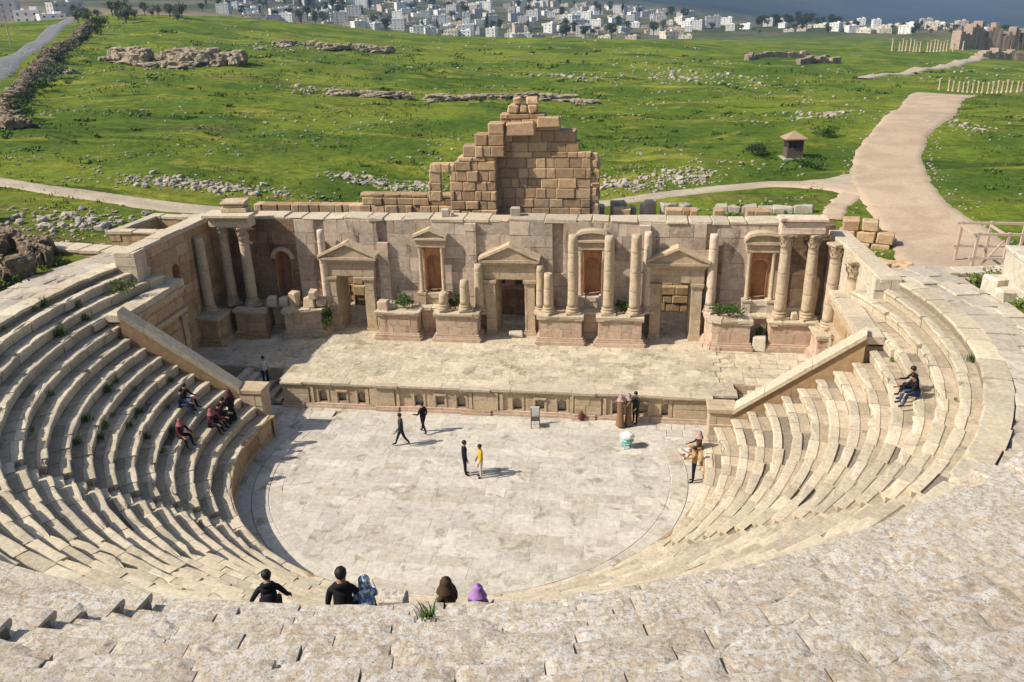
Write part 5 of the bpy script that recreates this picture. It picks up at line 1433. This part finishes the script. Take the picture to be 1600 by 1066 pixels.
def lump(seed, sx, sy, sz, z, mat, name):
    mb = MB(); bm = bmesh.new(); bmesh.ops.create_icosphere(bm, subdivisions=3, radius=.5)
    for v in bm.verts:
        n = v.co.normalized(); q = 1 + .28 * noise.noise((n.x * 2 + seed, n.y * 2, n.z * 2)) + .1 * noise.noise((n.x * 6 + seed, n.y * 6, n.z * 6)); mb.v.append((n.x * sx * q, n.y * sy * q, z + n.z * sz * q))
    for f in bm.faces: mb.f.append(tuple(v.index for v in f.verts)); mb.m.append(0)
    bm.free(); return mb.build(name, mat, t, True)
lump(1, .33, .28, .20, .62, M['whitecloth'], 'white_cloth'); lump(5, .30, .24, .16, .40, M['turq'], 'turquoise_cloth'); lump(8, .16, .16, .12, .55, M['turq'], 'turquoise_bundle')
for (x, y) in ((-.2, -.16), (.2, -.16), (-.2, .16), (.2, .16)):
    mb = MB(); bar(mb, (x, y, 0), (x * .8, y * .8, .36), .05); mb.build('leg', M['turq'], t)
t = thing('bundle', 'dark red brown bundle leaning on the foot of the stage front', 'bundle', (4.75, 5.05, 0)); lump(12, .16, .12, .26, .24, M['redbag'], 'cloth')
#TOWN#
# ------------------------------------------------------------------ plants
def leaf_ball(mb, n, cx, cy, cz, rx, ry, rz, size, clumps=9):
    C = []
    for _ in range(clumps):
        v = Vector((R.gauss(0, 1), R.gauss(0, 1), R.gauss(0, 1))).normalized() * R.uniform(.25, .85)
        C.append((v, R.uniform(.28, .5)))
    for _ in range(n):
        c, w = R.choice(C); v = c + Vector((R.gauss(0, 1), R.gauss(0, 1), R.gauss(0, .9))) * w * .5
        p = Vector((cx + v.x * rx, cy + v.y * ry, cz + v.z * rz))
        a = Vector((R.gauss(0, 1), R.gauss(0, 1), R.gauss(0, 1))).normalized(); b = a.orthogonal().normalized() * size * R.uniform(.6, 1.3); c2 = a.cross(b) * R.uniform(.4, .8)
        mb.add([tuple(p - b), tuple(p + c2 * .6), tuple(p + b), tuple(p - c2 * .6)], [(0, 1, 2, 3)])
def shrub(name, label, x, y, z, r, h, mat='leaf', n=500, size=.09, cat='shrub', group=None):
    t = thing(name, label, cat, (x, y, z), R.uniform(0, 6), group)
    mb = MB(); leaf_ball(mb, n, 0, 0, h * .55, r, r, h * .5, size); mb.build('foliage', M[mat], t)
    mb = MB()
    for k in range(5):
        a = R.uniform(0, 6.28); bar(mb, (0, 0, 0), (math.cos(a) * r * .5, math.sin(a) * r * .5, h * .6), .03)
    mb.build('stem', M['bark'], t); return t
shrub('bush', 'dark green bush on the podium between the shaded doorway and the small framed niche', -6.2, 12.3, PZ, .75, .8)
shrub('bush', 'dark green bush between the two broken column stumps', -3.1, 12.3, PZ, .42, .9)
shrub('bush', 'bright green bush on the rounded podium beside the sunlit doorway', 12.6, 12.3, PZ - .05, .95, .9)
shrub('bush', 'small dark bush between the two tall columns by the sunlit doorway', 6.6, 12.4, PZ, .42, .7)
shrub('bush', 'dark bush hanging at the edge of the shaded doorway', -10.95, 11.9, 2.0, .4, 1.4)
shrub('bush', 'green weeds at the foot of the podium in the dark bay under the sunlit niche', 14.3, 12.1, SZ + .5, .3, .7)
shrub('bush', 'leafy green weed clump on the upper shaded rows below the coping', -18.0, 3.6, 6.85, .75, .75, 'weed', 420, .08)
shrub('bush', 'yellow green clump in front of the low retaining wall', -23.4, 5.7, 7.3, .8, .7, 'weed', 420, .08)
shrub('bush', 'dark green growth at the outer edge of the ring walkway in shade', -23.2, 2.6, 7.2, 1.2, .7, 'leaf', 500, .1)
shrub('bush', 'green weeds at the end of the ring walkway near the trestle frame', 23.2, 6.4, 7.1, 1.0, .8, 'weed', 500, .09)
shrub('bush', 'yellowish weeds beside the pale high wall', 23.6, 2.6, 7.1, .8, .8, 'weed', 420, .08)
shrub('bush', 'green weeds in the strip outside the sunlit ring walkway', 22.9, -1.0, 7.2, .8, .6, 'leaf', 400, .08)
shrub('bush', 'round green bush just below the wooden hut', 21.3, 37.8, ground_z(21.3, 37.8), 1.5, .9, 'leaf', 700, .12)
shrub('bush', 'dark green bush beside the wooden hut on its shaded side', 17.5, 42.5, ground_z(17.5, 42.5), 1.6, 1.0, 'leafdark', 700, .12)
shrub('bush', 'dark bush on the slope above the wooden hut', 25, 52, ground_z(25, 52), 1.7, 1.0, 'leaf', 700, .13)
for (x, y, s) in ((-60, 52, 1.6), (-66, 62, 1.3), (-72.5, 74, 2.0), (-77, 82, 2.6), (-84, 92, 1.5), (-90, 103, 2.0), (-99, 119, 2.2), (-108, 138, 2.0), (-118, 158, 2.6), (-130, 178, 3.0), (-56, 47, 1.5), (-70, 70, 1.6), (-80, 88, 1.7), (-63, 57, 1.2)):
    shrub('hedge_bush', 'scrubby green bush growing along the tumbled wall by the asphalt road', x + 1.5, y - .5, ground_z(x + 1.5, y - .5), s, s * 1.0, R.choice(('leafdark', 'leaf', 'leafgrey')), 420, .10 * s, group='bushes along the road wall')

def weed_mesh(n, h, w):
    mb = MB()
    for _ in range(n):
        a = R.uniform(0, 6.28); l = h * R.uniform(.5, 1.1); d = R.uniform(.15, .9) * w; x, y = R.gauss(0, .3) * w, R.gauss(0, .3) * w
        px, py = -math.sin(a) * .010 * (h / .2) ** .5, math.cos(a) * .010 * (h / .2) ** .5
        m = (x + math.cos(a) * d * .35, y + math.sin(a) * d * .35, l * .65); e = (x + math.cos(a) * d, y + math.sin(a) * d, l)
        mb.add([(x - px, y - py, 0), (x + px, y + py, 0), (m[0] + px * .8, m[1] + py * .8, m[2]), (m[0] - px * .8, m[1] - py * .8, m[2]), e], [(0, 1, 2, 3), (3, 2, 4)])
    return mb
WEED = [weed_mesh(26, .22, .14).mesh('weed_tuft', M['weed']) for _ in range(3)] + [weed_mesh(40, .3, .25).mesh('weed_tuft', M['leaf']) for _ in range(2)]
def weed(p, s, label, grp, i=None):
    o = link('weed', WEED[i if i is not None else R.randrange(5)], None, p, R.uniform(0, 6)); o.scale = (s, s, s); tag(o, label, 'weed', grp)
for _ in range(30):
    k = R.randrange(3, 14); a = R.uniform(-184, -150)
    p = on_low(k, a, DEP - .06); weed((p[0], p[1], p[2]), R.uniform(.8, 1.7), 'green weed rooted behind a row of the shaded seats', 'weeds on the shaded seats')
for _ in range(7):
    k = R.randrange(8, 14); p = on_low(k, R.uniform(-35, 2), DEP - .06); weed(p, R.uniform(.6, 1.1), 'green weed rooted between the sunlit seats', 'weeds on the sunlit seats')
for (x, y, z, s, i, lab) in ((4.07, -22.97, 11.18, 1.1, 3, 'lone bright green weed tuft in the foreground stone below the child in lilac'),):
    weed((x, y, z), s, lab, None, i)
def up_z(x, y):
    r = math.hypot(x, y); return uz(int((r - UR) / UD))
for (x, y) in ((13.4, -22.8), (10.05, -23.3), (11.8, -23.3), (11.9, -21.3), (8.8, -20.3), (9.1, -23.1), (6.0, -23.4), (13.0, -22.0), (-.8, -22.4)):
    r = math.hypot(x, y); k = int((r - UR) / UD); q = (ur(k) + UD - .03) / r; x, y = x * q, y * q
    weed((x, y, uz(k) - .03), R.uniform(.6, 1.0), 'thin dry yellow green weed in a joint of the foreground stones', 'weeds in the foreground stones', R.randrange(3))

mb = MB()                                    # taller grass and herbs of the meadow: one mass
for _ in range(15000):
    b = rad(R.uniform(-46, 30)); D = 44 * math.exp(R.uniform(0, 1.5)); x, y = CAM[0] + D * math.sin(b), CAM[1] + D * math.cos(b)
    if y < 18.5 and abs(x) < 23: continue
    if y < 9 and math.hypot(x, y) < 25: continue
    if noise.noise((x * .11, y * .11, 77)) < .02: continue
    if 18 < x < 60 and abs(x - (21 + (y - 10) * .28 if y < 60 else 36 + (y - 66) * .38)) < 5.5: continue
    z = ground_z(x, y); s = R.uniform(.06, .17) * (D / 55) ** .7
    if z < 0: continue
    for _k in range(4):
        a = R.uniform(0, 6.28); c, q = math.cos(a) * s, math.sin(a) * s; o_ = (R.gauss(0, s), R.gauss(0, s))
        mb.add([(x + o_[0] - q * .35, y + o_[1] + c * .35, z - .03), (x + o_[0] + q * .35, y + o_[1] - c * .35, z - .03), (x + o_[0] + c * .7, y + o_[1] + q * .7, z + s * R.uniform(.7, 1.3))], [(0, 1, 2)])
tag(mb.build('meadow_grass', M['grassblade']), 'tufts of green grass covering the meadow', 'grass', kind='stuff')

mb = MB()                                    # low dark herb clumps in the meadow: one mass
for _ in range(620):
    b = rad(R.uniform(-44, 28)); D = 46 * math.exp(R.uniform(.05, 1.6)); x, y = CAM[0] + D * math.sin(b), CAM[1] + D * math.cos(b)
    if y < 20 or road_mask(x, y) < .95 or noise.noise((x * .06, y * .06, 21)) < -.05: continue
    k = (D / 60) ** .8
    leaf_ball(mb, 26, x, y, ground_z(x, y) + .05, R.uniform(.5, 1.6) * k, R.uniform(.3, .7) * k, R.uniform(.12, .30) * k, .16 * k, 4)
tag(mb.build('meadow_herbs', M['leaf']), 'low dark green herb clumps dotting the meadow', 'herbs', kind='stuff')
def tree_proto(kind):
    t = link('tree', None, None)
    mb = MB(); lathe(mb, [(.22, 0), (.16, 1.2), (.10, 2.6)], 7)
    for k in range(5):
        a = 2 * PI * k / 5 + R.uniform(-.4, .4); bar(mb, (0, 0, R.uniform(1.0, 1.8)), (math.cos(a) * 1.1, math.sin(a) * 1.1, R.uniform(2.5, 3.6)), .09)
    mb.build('trunk', M['bark'], t)
    mb = MB()
    if kind == 'cypress': leaf_ball(mb, 700, 0, 0, 4.2, .9, .9, 3.6, .28, 16)
    else: leaf_ball(mb, 800, 0, 0, 3.4, 2.3, 2.3, 1.9, .30, 14)
    mb.build('crown', M['leafgrey' if kind == 'olive' else 'leafdark'], t); return t
PROTO = {k: [tree_proto(k) for _ in range(2)] for k in ('olive', 'dark', 'cypress')}
USED = set()
def tree(x, y, s, kind, label, group):
    p = R.choice(PROTO[kind])
    if p.name in USED: o = copy_tree(p)
    else: o = p; USED.add(p.name)
    o.location = (x, y, ground_z(x, y) - .1); o.scale = (s, s, s * R.uniform(.85, 1.15)); o.rotation_euler = (0, 0, R.uniform(0, 6)); tag(o, label, 'tree', group)
def at_bd(b, D): return CAM[0] + D * math.sin(rad(b)), CAM[1] + D * math.cos(rad(b))
for _ in range(34):
    x, y = at_bd(R.uniform(-34.0, -28.0), R.uniform(258, 305)); tree(x, y, R.uniform(.5, .95), 'olive', 'grey green olive tree in the grove on the crest beyond the asphalt road', 'olive grove on the crest')
for _ in range(34):
    x, y = at_bd(R.uniform(7.5, 12.3), R.uniform(690, 760)); tree(x, y, R.uniform(1.0, 1.7), 'dark', 'dark tree in the belt of trees along the sunlit skyline houses', 'skyline tree belt')
for _ in range(120):
    x, y = at_bd(R.uniform(-27, 3), R.uniform(560, 960)); tree(x, y, R.uniform(.9, 2.0), R.choice(('dark', 'dark', 'olive', 'cypress')), 'dark tree among the houses of the far town', 'town trees')
for _ in range(36):
    x, y = at_bd(R.uniform(4, 22), R.uniform(610, 720)); tree(x, y, R.uniform(.7, 1.3), R.choice(('dark', 'olive')), 'small dark tree beside the skyline houses on the sunlit side', 'skyline trees')

# ------------------------------------------------------------------ the far town
WALLC = [plain('house_' + n, c, .85, .06, .4) for n, c in (('white', (.66, .64, .60)), ('cream', (.56, .50, .40)), ('tan', (.44, .36, .28)), ('grey', (.42, .41, .40)), ('pinkish', (.46, .38, .33)), ('bright', (.76, .75, .73)))]
PANE = plain('house_window', (.12, .12, .125), .35)
def house_proto(i, wall):
    t = link('house', None, None)
    w, d, fl = R.uniform(10, 19), R.uniform(9, 13), R.choice((1, 2, 2, 3, 3, 4)); h = fl * 3.2
    mb = MB(); box(mb, -w / 2, w / 2, -d / 2, d / 2, -4, h)
    if i % 3 == 1: box(mb, -w / 2, -w * .1, -d / 2 - 2.2, -d / 2 + .02, -4, h - 3.2)
    mb.build('wall', wall, t)
    mb = MB()
    for (a, b, c, e) in ((-w / 2 - .15, w / 2 + .15, -d / 2 - .15, -d / 2 + .15), (-w / 2 - .15, w / 2 + .15, d / 2 - .15, d / 2 + .15), (-w / 2 - .15, -w / 2 + .15, -d / 2 + .16, d / 2 - .16), (w / 2 - .15, w / 2 + .15, -d / 2 + .16, d / 2 - .16)): box(mb, a, b, c, e, h - .12, h + .75)
    box(mb, w * .1, w * .38, -1.5, 2.0, h - .1, h + 2.6)
    mb.build('roof_parapet', wall, t)
    mb = MB(); lathe(mb, [(.7, h), (.7, h + 1.5), (.2, h + 1.6)], 8, (-w * .25, 1, 0)); mb.build('water_tank', WALLC[5], t)
    wm = MB(); box(wm, -.6, .6, -.06, .1, 0, 1.3); wme = wm.mesh('window_pane', PANE)
    nw = max(2, int(w / 3.6))
    for f in range(fl):
        for k in range(nw):
            if R.random() < .15: continue
            front = -d / 2 - (2.2 if i % 3 == 1 and f < fl - 1 and (-w / 2 + w * (k + .5) / nw) < -w * .1 - .8 else 0)
            link('window', wme, t, (-w / 2 + w * (k + .5) / nw, front - .02, f * 3.2 + .95))
        for k in range(2): link('window', wme, t, (-w / 2 - .02, -d / 4 + d / 2 * k, f * 3.2 + .95), -PI / 2)
    return t
HP = [house_proto(i, WALLC[i % 6]) for i in range(14)]
HUSED = set(); HPOS = []
def house(b, D, label, group, s=1.0, tries=0):
    x, y = at_bd(b, D)
    if any(abs(x - q[0]) + abs(y - q[1]) < 11 for q in HPOS): return
    HPOS.append((x, y)); p = R.choice(HP)
    if p.name in HUSED: o = copy_tree(p)
    else: o = p; HUSED.add(p.name)
    o.location = (x, y, ground_z(x, y) + .2); o.scale = (s, s, s * R.uniform(.6, .95)); o.rotation_euler = (0, 0, rad(R.uniform(-28, 28) - b)); tag(o, label, 'house', group)
for _ in range(1400):
    if len(HPOS) > 270: break
    b = R.uniform(-26, 3.5); D = 565 + 420 * R.random() ** 1.1
    if b < -19 and R.random() < .35: continue
    if R.random() < .22 * (D - 565) / 200: continue
    house(b, D, 'flat roofed house in the dense town on the facing hillside', 'houses of the far town', R.uniform(.42, .68))
for _ in range(62):
    house(R.uniform(3.5, 20.5), R.uniform(640, 745), 'flat roofed house in the line of houses on the sunlit skyline', 'houses on the skyline', R.uniform(.42, .66))
for b, D in ((-35.2, 420), (-36.3, 440), (-37.6, 450), (-34.4, 460)):
    house(b, D, 'white house at the top of the asphalt road', 'houses at the road top', .8)
for p in HP:
    if p.name not in HUSED:
        for c in list(p.children): bpy.data.objects.remove(c)
        bpy.data.objects.remove(p)
for ps in PROTO.values():
    for p in ps:
        if p.name not in USED:
            for c in list(p.children): bpy.data.objects.remove(c)
            bpy.data.objects.remove(p)
# parts that carry smaller parts: the main mesh takes the part's name and holds the others
for e in [o for o in COL.objects if o.type == 'EMPTY' and o.parent]:
    ch = list(e.children); base = {'doorway': 'entablature', 'wall_niche': 'recess', 'arched_niche': 'recess'}.get(e.name.split('.')[0], 'base')
    m = next(c for c in ch if c.name.split('.')[0] == base); nm_ = e.name.split('.')[0]; par = e.parent
    bpy.data.objects.remove(e); m.name = nm_; m.parent = par
    for c in ch:
        if c is not m: c.parent = m
#LIGHT#
# ------------------------------------------------------------------ light, air, camera
ELEV, AZ = rad(42), rad(21)                # the light travels towards +x, a little towards +y
d = Vector((math.cos(ELEV) * math.cos(AZ), math.cos(ELEV) * math.sin(AZ), -math.sin(ELEV)))
sun = bpy.data.lights.new('sun', 'SUN'); sun.energy = 4.2; sun.angle = rad(.6); sun.color = (1.0, .93, .81)
so = bpy.data.objects.new('sun', sun); COL.objects.link(so); so.rotation_euler = d.to_track_quat('-Z', 'Y').to_euler()
w = bpy.data.worlds.new('World'); sc.world = w; w.use_nodes = True
bg = w.node_tree.nodes['Background']; sky = w.node_tree.nodes.new('ShaderNodeTexSky'); sky.sky_type = 'NISHITA'; sky.sun_disc = False
sky.sun_elevation = ELEV; sky.sun_rotation = math.atan2(-d.x, -d.y); sky.air_density = 1.2; sky.dust_density = 2.0
w.node_tree.links.new(sky.outputs[0], bg.inputs[0]); bg.inputs[1].default_value = .085
f_, p_, y_, r_ = 1300.0, .3878789404386528, .14731803534259108, -.025123725633134985
F = Vector((-math.sin(y_) * math.cos(p_), math.cos(y_) * math.cos(p_), -math.sin(p_))); Rt = Vector((math.cos(y_), math.sin(y_), 0)); U = Rt.cross(F)
R2 = math.cos(r_) * Rt + math.sin(r_) * U; U2 = -math.sin(r_) * Rt + math.cos(r_) * U
cam = bpy.data.cameras.new('camera'); cam.sensor_width = 36; cam.lens = 36 * f_ / 1600; cam.clip_start = .1; cam.clip_end = 20000
co = bpy.data.objects.new('camera', cam); COL.objects.link(co)
mw = Matrix((R2, U2, -F)).transposed().to_4x4(); mw.translation = Vector(CAM); co.matrix_world = mw
sc.camera = co
HAZE = True; HAZE_D = 1.5e-4
if HAZE:
    m = bpy.data.materials.new('haze_air'); m.use_nodes = True; nt = m.node_tree; nt.nodes.clear()
    o_ = nt.nodes.new('ShaderNodeOutputMaterial'); v = nt.nodes.new('ShaderNodeVolumePrincipled'); v.inputs['Color'].default_value = (.42, .64, 1.0, 1); v.inputs['Density'].default_value = HAZE_D; v.inputs['Anisotropy'].default_value = 0.0
    nt.links.new(v.outputs[0], o_.inputs['Volume'])
    mb = MB(); box(mb, -7000, 7000, -7000, 7500, -60, 420); tag(mb.build('haze', m), 'thin blue haze filling the valley air', 'haze', kind='stuff')
vs_ = sc.view_settings; sc.display_settings.display_device = 'sRGB'; vs_.view_transform = 'Standard'; vs_.look = 'None'; vs_.exposure = 0.68; vs_.gamma = 1.0; vs_.use_curve_mapping = False
sc.cycles.use_denoising = True
